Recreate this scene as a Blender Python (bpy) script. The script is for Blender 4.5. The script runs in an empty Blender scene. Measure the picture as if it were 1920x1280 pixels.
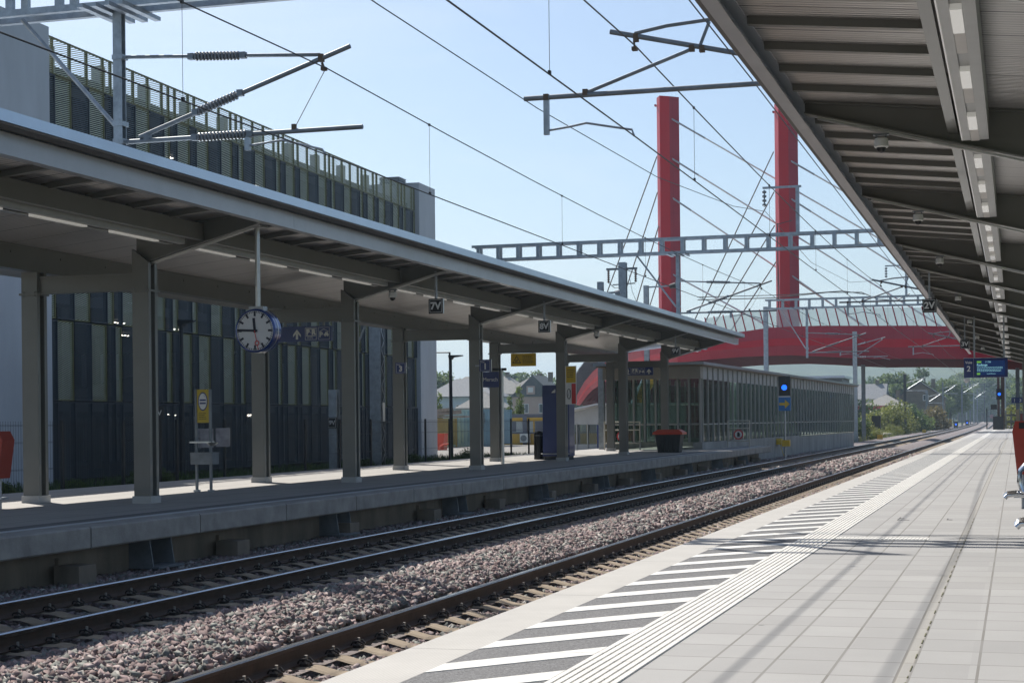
import bpy, bmesh, math, random
import numpy as np
from mathutils import Vector, Matrix
random.seed(7); rng = np.random.default_rng(11)
sc = bpy.context.scene; C = sc.collection
rad = math.radians

# ------------------------------------------------------------------ camera, sky, sun, exposure
cam = bpy.data.cameras.new('camera'); camo = bpy.data.objects.new('camera', cam); C.objects.link(camo)
cam.sensor_width = 36; cam.lens = 3150/1920*36; cam.shift_y = 151/1920; cam.clip_end = 8000; cam.clip_start = .1
camo.matrix_world = Matrix.Translation((0, 0, 1.83)) @ Matrix.Rotation(rad(16.717), 4, 'Z') @ Matrix.Rotation(rad(90), 4, 'X') @ Matrix.Rotation(rad(-.6), 4, 'Z')
sc.camera = camo
SUN = Vector((-.69, .63, 1)).normalized()
w = bpy.data.worlds.new("World"); sc.world = w; w.use_nodes = True
nt = w.node_tree; bg = nt.nodes['Background']
sky = nt.nodes.new('ShaderNodeTexSky'); sky.sky_type = 'NISHITA'; sky.sun_disc = False
sky.sun_elevation = math.asin(SUN.z); sky.sun_rotation = math.atan2(SUN.x, SUN.y)
sky.air_density = 1.0; sky.dust_density = 1.6; sky.ozone_density = 2.6; sky.altitude = 250
tc = nt.nodes.new('ShaderNodeTexCoord'); mpg = nt.nodes.new('ShaderNodeMapping'); mpg.inputs['Scale'].default_value = (2.2, 2.2, 11); mpg.inputs['Rotation'].default_value = (.25, .1, 0)
cn = nt.nodes.new('ShaderNodeTexNoise'); cn.inputs['Scale'].default_value = 1.6; cn.inputs['Detail'].default_value = 9; cn.inputs['Roughness'].default_value = .58; cn.inputs['Distortion'].default_value = .7
cr_ = nt.nodes.new('ShaderNodeValToRGB'); cr_.color_ramp.elements[0].position = .50; cr_.color_ramp.elements[1].position = .78; cr_.color_ramp.elements[1].color = (.30, .30, .30, 1)
cm = nt.nodes.new('ShaderNodeMix'); cm.data_type = 'RGBA'; cm.inputs['B'].default_value = (8.0, 8.2, 8.5, 1)   # faint high cirrus
nt.links.new(tc.outputs['Generated'], mpg.inputs[0]); nt.links.new(mpg.outputs[0], cn.inputs['Vector']); nt.links.new(cn.outputs['Fac'], cr_.inputs[0])
nt.links.new(cr_.outputs[0], cm.inputs['Factor']); nt.links.new(sky.outputs[0], cm.inputs['A']); nt.links.new(cm.outputs['Result'], bg.inputs[0]); bg.inputs[1].default_value = .098
sl = bpy.data.lights.new('sun', 'SUN'); sl.energy = 5.0; sl.angle = rad(.53); sl.color = (1, .95, .87)
so = bpy.data.objects.new('sun', sl); C.objects.link(so); so.rotation_euler = (-SUN).to_track_quat('-Z', 'Y').to_euler()
so.location = (0, 0, 60)
sc.view_settings.view_transform = 'Standard'; sc.view_settings.look = 'None'
sc.view_settings.exposure = .42; sc.view_settings.gamma = 1; sc.view_settings.use_curve_mapping = False
sc.cycles.use_denoising = True; sc.cycles.max_bounces = 6; sc.cycles.transparent_max_bounces = 12
sc.cycles.diffuse_bounces = 3; sc.cycles.glossy_bounces = 3; sc.cycles.transmission_bounces = 4; sc.cycles.volume_bounces = 0
sc.cycles.caustics_reflective = False; sc.cycles.caustics_refractive = False

# ------------------------------------------------------------------ materials
def mat(name, col, rough=.6, metal=0., var=.12, scale=1.5, bump=0., bscale=30., coat=0., spec=.5, col2=None, stretch=(1, 1, 1), emit=None):
    m = bpy.data.materials.new(name); m.use_nodes = True
    n = m.node_tree; b = n.nodes['Principled BSDF']; L = n.links.new
    b.inputs['Roughness'].default_value = rough; b.inputs['Metallic'].default_value = metal
    b.inputs['Coat Weight'].default_value = coat; b.inputs['Specular IOR Level'].default_value = spec
    g = n.nodes.new('ShaderNodeNewGeometry'); mp = n.nodes.new('ShaderNodeMapping'); mp.inputs['Scale'].default_value = stretch
    L(g.outputs['Position'], mp.inputs['Vector'])
    t = n.nodes.new('ShaderNodeTexNoise'); t.inputs['Scale'].default_value = scale; t.inputs['Detail'].default_value = 5
    t.inputs['Roughness'].default_value = .65
    L(mp.outputs[0], t.inputs['Vector'])
    r = n.nodes.new('ShaderNodeValToRGB')
    c2 = col2 if col2 else tuple(min(1, c*(1+var)) for c in col); c1 = col if col2 else tuple(c*(1-var) for c in col)
    r.color_ramp.elements[0].position = .3; r.color_ramp.elements[1].position = .7
    r.color_ramp.elements[0].color = (*c1, 1); r.color_ramp.elements[1].color = (*c2, 1)
    L(t.outputs['Fac'], r.inputs[0]); L(r.outputs[0], b.inputs['Base Color'])
    if bump:
        t2 = n.nodes.new('ShaderNodeTexNoise'); t2.inputs['Scale'].default_value = bscale; t2.inputs['Detail'].default_value = 4
        L(g.outputs['Position'], t2.inputs['Vector'])
        bp = n.nodes.new('ShaderNodeBump'); bp.inputs['Strength'].default_value = bump; bp.inputs['Distance'].default_value = .02
        L(t2.outputs['Fac'], bp.inputs['Height']); L(bp.outputs[0], b.inputs['Normal'])
    if emit:
        b.inputs['Emission Color'].default_value = (*emit[0], 1); b.inputs['Emission Strength'].default_value = emit[1]
    return m

def ramp_mul(m, fac_builder, colour, soft=None):
    """mix the base colour of m towards colour where fac_builder (a node output) is 1"""
    n = m.node_tree; b = n.nodes['Principled BSDF']; src = b.inputs['Base Color'].links[0].from_socket
    mx = n.nodes.new('ShaderNodeMix'); mx.data_type = 'RGBA'
    n.links.new(src, mx.inputs['A']); mx.inputs['B'].default_value = (*colour, 1)
    n.links.new(fac_builder(n), mx.inputs['Factor']); n.links.new(mx.outputs['Result'], b.inputs['Base Color'])
    return m

def axis(n, i):
    g = n.nodes.new('ShaderNodeNewGeometry'); s = n.nodes.new('ShaderNodeSeparateXYZ'); n.links.new(g.outputs['Position'], s.inputs[0])
    return s.outputs[i]
def op(n, kind, a, b=None):
    x = n.nodes.new('ShaderNodeMath'); x.operation = kind
    for i, v in enumerate((a, b)):
        if v is None: continue
        if isinstance(v, (int, float)): x.inputs[i].default_value = v
        else: n.links.new(v, x.inputs[i])
    return x.outputs[0]
def joint(i, pitch, width, off=0.):
    return lambda n: op(n, 'LESS_THAN', op(n, 'MODULO', op(n, 'ADD', axis(n, i), 1000*pitch+off), pitch), width)

galv = mat('galvanised_steel', (.36, .39, .42), .45, .75, .22, 6)
galvdark = mat('weathered_galvanised_steel', (.20, .22, .24), .55, .5, .2, 5)
paintgrey = mat('grey_green_steel_paint', (.17, .17, .155), .36, .0, .06, 2, coat=.25)
edgegrey = mat('light_grey_steel_paint', (.40, .42, .45), .32, .2, .06, 2, coat=.2)
roofsheet = mat('roof_sheet', (.26, .265, .27), .4, .3, .08, 1)
conc = mat('pale_concrete', (.42, .41, .39), .85, 0, .16, 1.3, .25, 40)
concd = mat('brown_concrete', (.23, .19, .145), .9, 0, .32, 1.6, .3, 30, stretch=(1, 1, .35))
concwall = mat('board_marked_concrete', (.47, .49, .52), .85, 0, .14, .5, .2, 12, stretch=(1, 1, .25))
kerbc = mat('kerb_concrete', (.50, .49, .47), .8, 0, .12, 2, .2, 50)
steel = mat('brushed_steel', (.55, .55, .54), .3, .9, .08, 8)
black = mat('black_plastic', (.012, .012, .014), .4, 0, .2, 4)
blackst = mat('black_steel_paint', (.02, .022, .026), .5, 0, .2, 4)
navy = mat('navy_enamel', (.012, .028, .15), .35, 0, .08, 2, coat=.2)
white = mat('white_enamel', (.72, .72, .70), .5, 0, .04, 2)
whitep = mat('white_road_paint', (.66, .65, .62), .7, 0, .08, 6, .15, 60)
red = mat('red_enamel', (.55, .03, .03), .45, 0, .08, 2)
orange = mat('orange_red_plastic', (.62, .060, .022), .45, 0, .1, 2, coat=.1)
orangebin = mat('dark_orange_steel_paint', (.36, .042, .022), .5, 0, .1, 3)
yellow = mat('yellow_enamel', (.62, .42, .02), .5, 0, .06, 2)
wire = mat('dark_copper_wire', (.045, .04, .038), .5, .6, .1, 4)
insul = mat('grey_porcelain', (.16, .17, .18), .25, 0, .1, 4, coat=.4)
insbrown = mat('brown_porcelain', (.13, .06, .045), .25, 0, .1, 4, coat=.5)
rust = mat('rusted_fitting', (.13, .09, .06), .7, .3, .25, 20)
glassw = mat('frosted_face', (.66, .67, .68), .35, 0, .03, 2)

# ------------------------------------------------------------------ mesh builder
class MB:
    def __init__(s): s.v = []; s.f = []; s.k = []; s.cur = 0
    def mat(s, i): s.cur = i; return s
    def add(s, vs, fs):
        o = len(s.v); s.v += [tuple(p) for p in vs]
        for f in fs: s.f.append(tuple(i+o for i in f)); s.k.append(s.cur)
        return s
    def hexa(s, b, t):
        return s.add(list(b)+list(t), [(3, 2, 1, 0), (4, 5, 6, 7), (0, 1, 5, 4), (1, 2, 6, 5), (2, 3, 7, 6), (3, 0, 4, 7)])
    def bx(s, x0, x1, y0, y1, z0, z1):
        return s.hexa([(x0, y0, z0), (x1, y0, z0), (x1, y1, z0), (x0, y1, z0)], [(x0, y0, z1), (x1, y0, z1), (x1, y1, z1), (x0, y1, z1)])
    def box(s, c, d, rz=0):
        q = []
        for dz in (-1, 1):
            for sx, sy in ((-1, -1), (1, -1), (1, 1), (-1, 1)):
                x, y = sx*d[0]/2, sy*d[1]/2
                q.append((c[0]+x*math.cos(rz)-y*math.sin(rz), c[1]+x*math.sin(rz)+y*math.cos(rz), c[2]+dz*d[2]/2))
        return s.hexa(q[:4], q[4:])
    def bar(s, a, b, wd, ht, up=(0, 0, 1)):
        a, b = Vector(a), Vector(b); d = (b-a).normalized(); u = Vector(up)
        if abs(d.dot(u)) > .97: u = Vector((0, 1, 0))
        r = d.cross(u).normalized()*wd/2; u = r.cross(d).normalized()*ht/2
        return s.hexa([a-r-u, a+r-u, a+r+u, a-r+u], [b-r-u, b+r-u, b+r+u, b-r+u])
    def tube(s, pts, r, n=8, cap=True):
        pts = [Vector(p) for p in pts]; rs = r if isinstance(r, (list, tuple)) else [r]*len(pts)
        rings = []; u = None
        for i, p in enumerate(pts):
            d = (pts[min(i+1, len(pts)-1)]-pts[max(i-1, 0)]).normalized()
            if u is None:
                h = Vector((0, 0, 1)) if abs(d.z) < .9 else Vector((0, 1, 0)); u = (h-d*h.dot(d)).normalized()
            else: u = (u-d*u.dot(d)).normalized()
            v = d.cross(u)
            rings.append([p+(u*math.cos(2*math.pi*k/n)+v*math.sin(2*math.pi*k/n))*rs[i] for k in range(n)])
        vs = [q for g in rings for q in g]
        fs = [(i*n+k, i*n+(k+1) % n, (i+1)*n+(k+1) % n, (i+1)*n+k) for i in range(len(pts)-1) for k in range(n)]
        if cap: fs += [tuple(range(n))[::-1], tuple((len(pts)-1)*n+k for k in range(n))]
        return s.add(vs, fs)
    def disc_stack(s, a, b, prof, n=12):
        a, b = Vector(a), Vector(b)
        return s.tube([a.lerp(b, t) for t, _ in prof], [q for _, q in prof], n)
    def prism(s, poly, p0, p1, plane='xz'):
        """poly in plane, extruded along the third axis from p0 to p1"""
        n = len(poly)
        def P(q, e): return {'xz': (q[0], e, q[1]), 'yz': (e, q[0], q[1]), 'xy': (q[0], q[1], e)}[plane]
        vs = [P(q, p0) for q in poly]+[P(q, p1) for q in poly]
        return s.add(vs, [tuple(range(n))[::-1], tuple(range(n, 2*n))]+[(i, (i+1) % n, n+(i+1) % n, n+i) for i in range(n)])
    def sheet(s, A, B):
        n = len(A); return s.add(list(A)+list(B), [(i, i+1, n+i+1, n+i) for i in range(n-1)])
    def quad(s, a, b, c, d): return s.add([a, b, c, d], [(0, 1, 2, 3)])
OFF = {}
def tag(o, label, cat, group=None, kind=None):
    if label: o['label'] = label
    if cat: o['category'] = cat
    if group: o['group'] = group
    if kind: o['kind'] = kind
    return o
def root(name, label, cat, loc=(0, 0, 0), group=None):
    o = bpy.data.objects.new(name, None); C.objects.link(o); o.location = loc; o.empty_display_size = .3
    OFF[o.name] = Vector(loc); return tag(o, label, cat, group)
def build(name, mb, m, parent=None, smooth=False, flip=True):
    me = bpy.data.meshes.new(name); off = OFF.get(parent.name, Vector((0, 0, 0))) if parent else Vector((0, 0, 0))
    me.from_pydata([(p[0]-off.x, p[1]-off.y, p[2]-off.z) for p in mb.v], [], mb.f)
    ms = m if isinstance(m, (list, tuple)) else [m]
    for x in ms: me.materials.append(x)
    if len(ms) > 1: me.polygons.foreach_set('material_index', mb.k)
    if flip:
        bm = bmesh.new(); bm.from_mesh(me); bmesh.ops.recalc_face_normals(bm, faces=bm.faces); bm.to_mesh(me); bm.free()
    if smooth:
        me.polygons.foreach_set('use_smooth', [True]*len(me.polygons))
        me.set_sharp_from_angle(angle=rad(40))
    o = bpy.data.objects.new(name, me); C.objects.link(o)
    if parent: o.parent = parent; OFF[o.name] = off
    return o
def struct(name, mb, m, **k):
    o = build(name, mb, m, **k); o['kind'] = 'structure'; return o
def thing(name, mb, m, label, cat, group=None, **k): return tag(build(name, mb, m, **k), label, cat, group)
def kids(o): return [c for c in bpy.data.objects if c.parent is o]
CH = {}
def tree_of(o):
    if o.name not in CH: CH[o.name] = [(c, tree_of(c)) for c in kids(o)]
    return CH[o.name]
def dup(o, loc, label=None, rz=None, scale=None):
    def go(src, ks, par):
        c = src.copy(); C.objects.link(c); c.parent = par
        for k, kk in ks: go(k, kk, c)
        return c
    c = go(o, tree_of(o), None); c.location = loc
    if rz is not None: c.rotation_euler = (0, 0, rz)
    if scale: c.scale = scale
    if label: c['label'] = label
    return c
def text(s, size, loc, m, parent, name='lettering', ax='CENTER', ext=.002, rz=0., bold=0.):
    cu = bpy.data.curves.new(name, 'FONT'); cu.body = s; cu.size = size; cu.align_x = ax; cu.align_y = 'CENTER'; cu.extrude = ext
    cu.offset = bold
    t = bpy.data.objects.new(name, cu); C.objects.link(t)
    me = bpy.data.meshes.new_from_object(t); bpy.data.objects.remove(t); me.materials.clear(); me.materials.append(m)
    o = bpy.data.objects.new(name, me); C.objects.link(o)
    off = OFF.get(parent.name, Vector((0, 0, 0))) if parent else Vector((0, 0, 0))
    o.location = Vector(loc)-off; o.rotation_euler = (rad(90), 0, rz); o.parent = parent; return o
def track_x(y): return 0. if y < 150 else -(y-150)**2*1.8e-5
# ------------------------------------------------------------------ ground, platforms
grassm = mat('rough_grass', (.050, .075, .022), .9, 0, .3, 1.2, .5, 40, col2=(.12, .125, .045))
struct('ground', MB().quad((-3000, -200, -.5), (3000, -200, -.5), (3000, 4200, -.5), (-3000, 4200, -.5)), grassm)
# forecourt behind the far platform
yardm = mat('forecourt_gravel', (.30, .285, .26), .95, 0, .2, .8, .4, 60)
mb = MB().prism([(-19.2, -30), (-200, -30), (-200, 240), (-13.75, 240), (-13.75, 80.5), (-19.2, 80.5)], -.49, .12, 'xy')
struct('forecourt', mb, yardm)
bank = MB().prism([(-19.25, -.3), (-19.25, .33), (-23.4, .22), (-23.4, -.3)], 20, 73, 'xz')
struct('grass_verge', bank, mat('verge_turf', (.04, .065, .02), .95, 0, .3, 3, .6, 60, col2=(.08, .10, .03)))

# near platform, strip by strip so no two tops lie in one plane
pav = mat('concrete_pavers', (.335, .331, .325), .8, 0, .07, .9, .12, 80)
XJ = [-1.572, -1.243, -.917, -.20, .13, .46, .79, 1.12]
def colj(n):
    x = axis(n, 0); acc = None
    for j in XJ+[-.585, -.522]:
        q = op(n, 'LESS_THAN', op(n, 'ABSOLUTE', op(n, 'SUBTRACT', x, j)), .0075)
        acc = q if acc is None else op(n, 'MAXIMUM', acc, q)
    return acc
ramp_mul(pav, lambda n: op(n, 'MULTIPLY', op(n, 'MAXIMUM', colj(n), op(n, 'MAXIMUM', op(n, 'MULTIPLY', joint(1, .5, .018)(n), .85), joint(1, 4., .03)(n))), .82), (.13, .12, .105))
def drain(n):
    x = axis(n, 0); return op(n, 'MULTIPLY', op(n, 'LESS_THAN', op(n, 'ABSOLUTE', op(n, 'ADD', x, .553)), .028), .35)
ramp_mul(pav, drain, (.33, .30, .24))
def slabtint(n):   # every paver has its own grey
    cx = op(n, 'FLOOR', op(n, 'MULTIPLY', op(n, 'ADD', axis(n, 0), 100.243), 3.04)); cy = op(n, 'FLOOR', op(n, 'MULTIPLY', axis(n, 1), 2.))
    wn = n.nodes.new('ShaderNodeTexWhiteNoise'); cb = n.nodes.new('ShaderNodeCombineXYZ')
    n.links.new(cx, cb.inputs[0]); n.links.new(cy, cb.inputs[1]); n.links.new(cb.outputs[0], wn.inputs['Vector'])
    return op(n, 'MULTIPLY', wn.outputs['Value'], .5)
ramp_mul(pav, slabtint, (.25, .246, .242))
def stain(n):
    g = n.nodes.new('ShaderNodeNewGeometry'); t = n.nodes.new('ShaderNodeTexVoronoi'); t.inputs['Scale'].default_value = 1.3
    n.links.new(g.outputs['Position'], t.inputs['Vector']); return op(n, 'MULTIPLY', op(n, 'LESS_THAN', t.outputs['Distance'], .028), .75)
ramp_mul(pav, stain, (.11, .11, .11))
PZ, YE = .55, 186.
edgem = mat('ribbed_platform_edge', (.43, .415, .39), .75, 0, .08, 2, .12, 60)
struct('platform', MB().bx(-1.87, 9, -8, YE, -.45, PZ), pav)
mb = MB()
mb.prism([(-3.35, .37), (-2.93, .37), (-2.93, .55), (-3.325, .55), (-3.35, .53)], -8, YE)
mb.bx(-3.23, -2.93, -8, YE, -.45, .37)
ramp_mul(edgem, lambda n: op(n, 'MULTIPLY', joint(0, .021, .007)(n), .38), (.25, .24, .22)); ramp_mul(edgem, joint(1, 3., .012), (.16, .15, .14))
struct('platform_edge', mb, edgem)
asph = mat('speckled_asphalt', (.035, .035, .038), .85, 0, .5, 90, .4, 110, col2=(.24, .24, .245))
struct('platform_walkway', MB().bx(-2.93, -2.23, -8, YE, -.45, PZ-.001), asph)
mb = MB(); y = -2.
while y < YE-3:
    if y > 2.2 and y < 69:
        mb.hexa([(-2.925, y, PZ-.001), (-2.235, y+.83, PZ-.001), (-2.235, y+1.16, PZ-.001), (-2.925, y+.33, PZ-.001)], [(-2.925, y, PZ+.003), (-2.235, y+.83, PZ+.003), (-2.235, y+1.16, PZ+.003), (-2.925, y+.33, PZ+.003)])
    y += .92
def wear(n):
    g = n.nodes.new('ShaderNodeNewGeometry'); t = n.nodes.new('ShaderNodeTexNoise'); t.inputs['Scale'].default_value = 14; t.inputs['Detail'].default_value = 8; t.inputs['Roughness'].default_value = .75
    n.links.new(g.outputs['Position'], t.inputs['Vector']); r = n.nodes.new('ShaderNodeValToRGB'); r.color_ramp.elements[0].position = .50; r.color_ramp.elements[1].position = .72; n.links.new(t.outputs['Fac'], r.inputs[0]); return op(n, 'MULTIPLY', r.outputs[0], .6)
ramp_mul(whitep, wear, (.26, .26, .25)); ramp_mul(whitep, joint(1, 1.5, .012), (.3, .3, .29))
struct('platform_marking', mb, whitep)
struct('platform_walkway', MB().bx(-2.9301, -2.2299, 70, YE, PZ-.002, PZ+.002), pav)
tact = mat('white_tactile_paving', (.62, .61, .58), .75, 0, .08, 3)
ramp_mul(tact, lambda n: op(n, 'MULTIPLY', joint(1, .3, .012)(n), .5), (.2, .19, .18))
mb = MB().bx(-2.23, -1.87, -8, YE, -.45, PZ-.004)
for k in range(8): mb.bx(-2.226+k*.045, -2.195+k*.045, -8, YE, PZ-.004, PZ+.006)
mb.bx(-1.868, -.9, 18.1, 18.4, PZ, PZ+.004)
for k in range(24): mb.bx(-1.862+k*.04, -1.842+k*.04, 18.1, 18.4, PZ+.004, PZ+.008)
mb.bx(-1.868, 1.2, 67.8, 68.3, PZ, PZ+.004)
struct('tactile_strip', mb, tact)
mossm = mat('joint_moss', (.13, .13, .07), .95, 0, .3, 9)
mb = MB(); y = 6.
while y < 22:
    l = random.uniform(.03, .22); mb.bx(-.531, -.531+random.uniform(.004, .009), y, y+l, PZ, PZ+.004); y += l+random.uniform(.02, .5)
tag(build('moss', mb, mossm), 'thin green moss along the drain joint of the near platform', 'moss', kind='stuff')
mb = MB()
for x0, x1, y in ((-1.45, -1.3, 21.6), (-1.45, -1.38, 21.9), (-.85, -.78, 21.7)): mb.bx(x0, x1, y, y+.02, PZ, PZ+.004); mb.bx(x0, x0+.01, y, y+.3, PZ, PZ+.004)
struct('service_cover', mb, asph)

# far platform: paved slab, overhanging edge slabs, brown support wall
FX, FB, FE = -11.33, -18.75, 81.
fpav = mat('far_platform_pavers', (.36, .345, .325), .8, 0, .1, .9, .12, 60)
ramp_mul(fpav, joint(0, 1.05, .02, .3), (.13, .125, .12))
ramp_mul(fpav, lambda n: op(n, 'MULTIPLY', joint(1, 2.4, .03)(n), .5), (.16, .15, .145))
struct('platform', MB().bx(FB, FX-1.0, -8, FE, -.45, PZ), fpav)
mb = MB()
mb.bx(FX-1.0, FX-.62, -8, FE, .3, PZ+.002)
struct('tactile_strip', MB().bx(FX-.62, FX-.46, -8, FE, .3, PZ+.004), mat('pale_guide_strip', (.50, .51, .52), .8, 0, .1, 2))
struct('platform_walkway', mb, mat('dark_platform_band', (.14, .14, .14), .85, 0, .15, 2))
mb = MB(); y = -8.
while y < FE-.5:
    l = min(2.985, FE-y); mb.prism([(FX-.46, .27), (FX-.02, .27), (FX, .29), (FX, .53), (FX-.02, PZ), (FX-.46, PZ)], y+.008, y+l-.008); y += 3.0
tag(build('platform_edge', mb, mat('far_edge_slabs', (.33, .315, .295), .85, 0, .26, 2.2, .25, 40)), None, None, kind='structure')
mb = MB().bx(FX-.6, FX-.45, -8, FE-1, -.45, .3)
struct('platform_wall', mb, concd)
# footing blocks and step brackets under the far platform edge
for k, y in enumerate(np.arange(14.4, 78, 4.5)):
    b = MB().box((FX-.18, y, -.19), (.36, .42, .52)).box((FX-.42, y, 0), (.05, .08, .3))
    if k == 0: fb0 = root('footing_block', 'brown concrete footing block under the overhanging far platform edge', 'concrete block', (FX-.3, y, -.45), 'footing blocks below the far platform'); build('block', b, concd, fb0)
    else: dup(fb0, (FX-.3, y, -.45))
for k, y in enumerate(np.arange(14.35, 78, 6.6)):
    if k == 0:
        sb0 = root('step_bracket', 'grey steel maintenance step hung below the far platform edge', 'step', (FX-.3, y, -.1), 'steel steps below the far platform')
        for s in (-.3, .3): build('hanger', MB().hexa([(FX-.40, y+s-.01, -.13), (FX-.02, y+s-.01, -.13), (FX-.02, y+s+.01, -.13), (FX-.40, y+s+.01, -.13)], [(FX-.40, y+s-.01, .265), (FX-.08, y+s-.01, .265), (FX-.08, y+s+.01, .265), (FX-.40, y+s+.01, .265)]), galvdark, sb0)
        build('tread', MB().bx(FX-.26, FX+.08, y-.34, y+.40, -.13, -.10), galvdark, sb0)
    else: dup(sb0, (FX-.3, y, -.1))

# ------------------------------------------------------------------ tracks
TA, TB, G = -9.45, -5.04, .7525
def bed_z(x, y=0):
    h = -.235
    if -8.15 < x < -6.15: h += .21*math.sin(math.pi*(x+8.15)/2.0)**.8
    if x < -10.55: h += .04
    return h
ballm = mat('ballast_bed', (.085, .075, .075), .95, 0, .6, 22, .9, 18, col2=(.30, .255, .25))
ys = list(np.arange(-6, 100, 2.))+list(np.arange(100, 160, 6.))+list(np.arange(160, 760, 20.))
xs = list(np.arange(-11.9, -3.15, .25))
def shiftx(x, y): return x+track_x(y)
def bz2(x, y):
    return bed_z(x)-.03 if y < 100 else bed_z(x)
V = [(shiftx(x, y) if y <= 80 or x > -11.8 else shiftx(x, y)-1.2, y, bz2(x, y)+random.uniform(-.012, .012)) for y in ys for x in xs]
nx = len(xs); Fc = [(j*nx+i, j*nx+i+1, (j+1)*nx+i+1, (j+1)*nx+i) for j in range(len(ys)-1) for i in range(nx-1)]
mb = MB().add(V, Fc); struct('track_bed', mb, ballm, smooth=True)
mb = MB()
A = [(-3.2+track_x(y), y, -.24) for y in ys if y > 184]; B = [(0.5+track_x(y), y, -.46) for y in ys if y > 184]; mb.sheet(A, B)
struct('track_shoulder', mb, ballm)

railm = mat('rusty_rail_side', (.075, .045, .030), .7, .3, .3, 5, .15, 30)
railtop = mat('polished_rail_head', (.50, .51, .53), .22, 1., .08, 6)
prof = [(-.075, -.172), (.075, -.172), (.075, -.160), (.018, -.135), (.010, -.12), (.010, -.05), (.036, -.038), (.036, -.012), (.026, 0), (-.026, 0), (-.036, -.012), (-.036, -.038), (-.010, -.05), (-.010, -.12), (-.018, -.135), (-.075, -.160)]
for xc, lab in ((TA-G, 'dark rail closest to the far platform wall'), (TA+G, 'dark rail of the shaded track, beside the ballast heap'), (TB-G, 'lit rail with shiny head beside the sunlit ballast heap'), (TB+G, 'rail tucked closest under the near platform edge')):
    yy = list(range(-6, 150, 12))+list(range(150, 740, 20)); n = len(prof); mb = MB()
    mb.v = [(xc+track_x(y)+p[0], y, p[1]) for y in yy for p in prof]
    for i in range(len(yy)-1):
        for k in range(n):
            mb.f.append((i*n+k, i*n+(k+1) % n, (i+1)*n+(k+1) % n, (i+1)*n+k)); mb.k.append(1 if k in (7, 8, 9) else 0)
    thing('rail', mb, [railm, railtop], lab, 'rail')
slpm = mat('concrete_sleeper', (.30, .235, .165), .9, 0, .16, 6, .3, 60)
clipm = mat('rail_clip_steel', (.035, .03, .028), .6, .5, .2, 30)
def sleeper_mb(xc, y, mb=None):
    mb = mb or MB()
    pr = [(-1.28, -.30), (-1.28, -.235), (-1.10, -.205), (-.98, -.178), (-.55, -.178), (-.40, -.215), (0, -.235), (.40, -.215), (.55, -.178), (.98, -.178), (1.10, -.205), (1.28, -.235), (1.28, -.30)]
    n = len(pr)
    vs = [(xc+p[0], y-.14+(.012 if p[1] > -.29 else 0), p[1]-.012) for p in pr]+[(xc+p[0], y-.085, p[1]) for p in pr]+[(xc+p[0], y+.085, p[1]) for p in pr]+[(xc+p[0], y+.14-(.012 if p[1] > -.29 else 0), p[1]-.012) for p in pr]
    fs = [(r*n+i, r*n+i+1, (r+1)*n+i+1, (r+1)*n+i) for r in range(3) for i in range(n-1)]+[tuple(i for i in (0, n, 2*n, 3*n))]+[tuple(i+n-1 for i in (3*n, 2*n, n, 0))]
    return mb.add(vs, fs)
def clip_mb(x, y, s):
    mb = MB().mat(0).bx(min(x, x+s*.07), max(x, x+s*.07), y-.05, y+.05, -.19, -.15)
    for d in (-.045, .045):
        mb.tube([(x-s*.02, y+d, -.15), (x+s*.0, y+d*1.2, -.12), (x+s*.05, y+d*1.1, -.115), (x+s*.09, y+d*.6, -.145)], .009, 6)
    mb.mat(1).tube([(x+s*.035, y, -.15), (x+s*.035, y, -.088)], .014, 8); return mb
boltm = mat('bright_bolt_head', (.30, .28, .25), .5, .6, .1, 9)
for tx, y0, y1, lab, grp in ((TB, 7.62, 71, 'tan concrete sleeper under the sunlit track beside the near platform', 'sleepers of the near track'), (TA, 10.2, 72, 'grey brown concrete sleeper under the shaded track beside the far platform', 'sleepers of the far track')):
    s0 = root('sleeper', lab, 'sleeper', (tx, y0, -.3), grp); build('beam', sleeper_mb(tx, y0), slpm, s0)
    for r in (-G, G):
        for s in (-1, 1): build('fastening', clip_mb(tx+r+s*.078, y0, s), [clipm, boltm], s0)
    y = y0+.585
    while y < y1: dup(s0, (tx, y, -.3)); y += .585
    mb = MB()
    while y < 190: sleeper_mb(tx+track_x(y), y, mb); y += .585
    tag(build('distant_sleepers', mb, slpm, flip=False), 'row of sleepers far down the '+('near' if tx == TB else 'far')+' track', 'sleepers', kind='stuff')
    if tx == TB: tb_y = [7.62+.585*k for k in range(130)]
    else: ta_y = [10.2+.585*k for k in range(130)]

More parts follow.
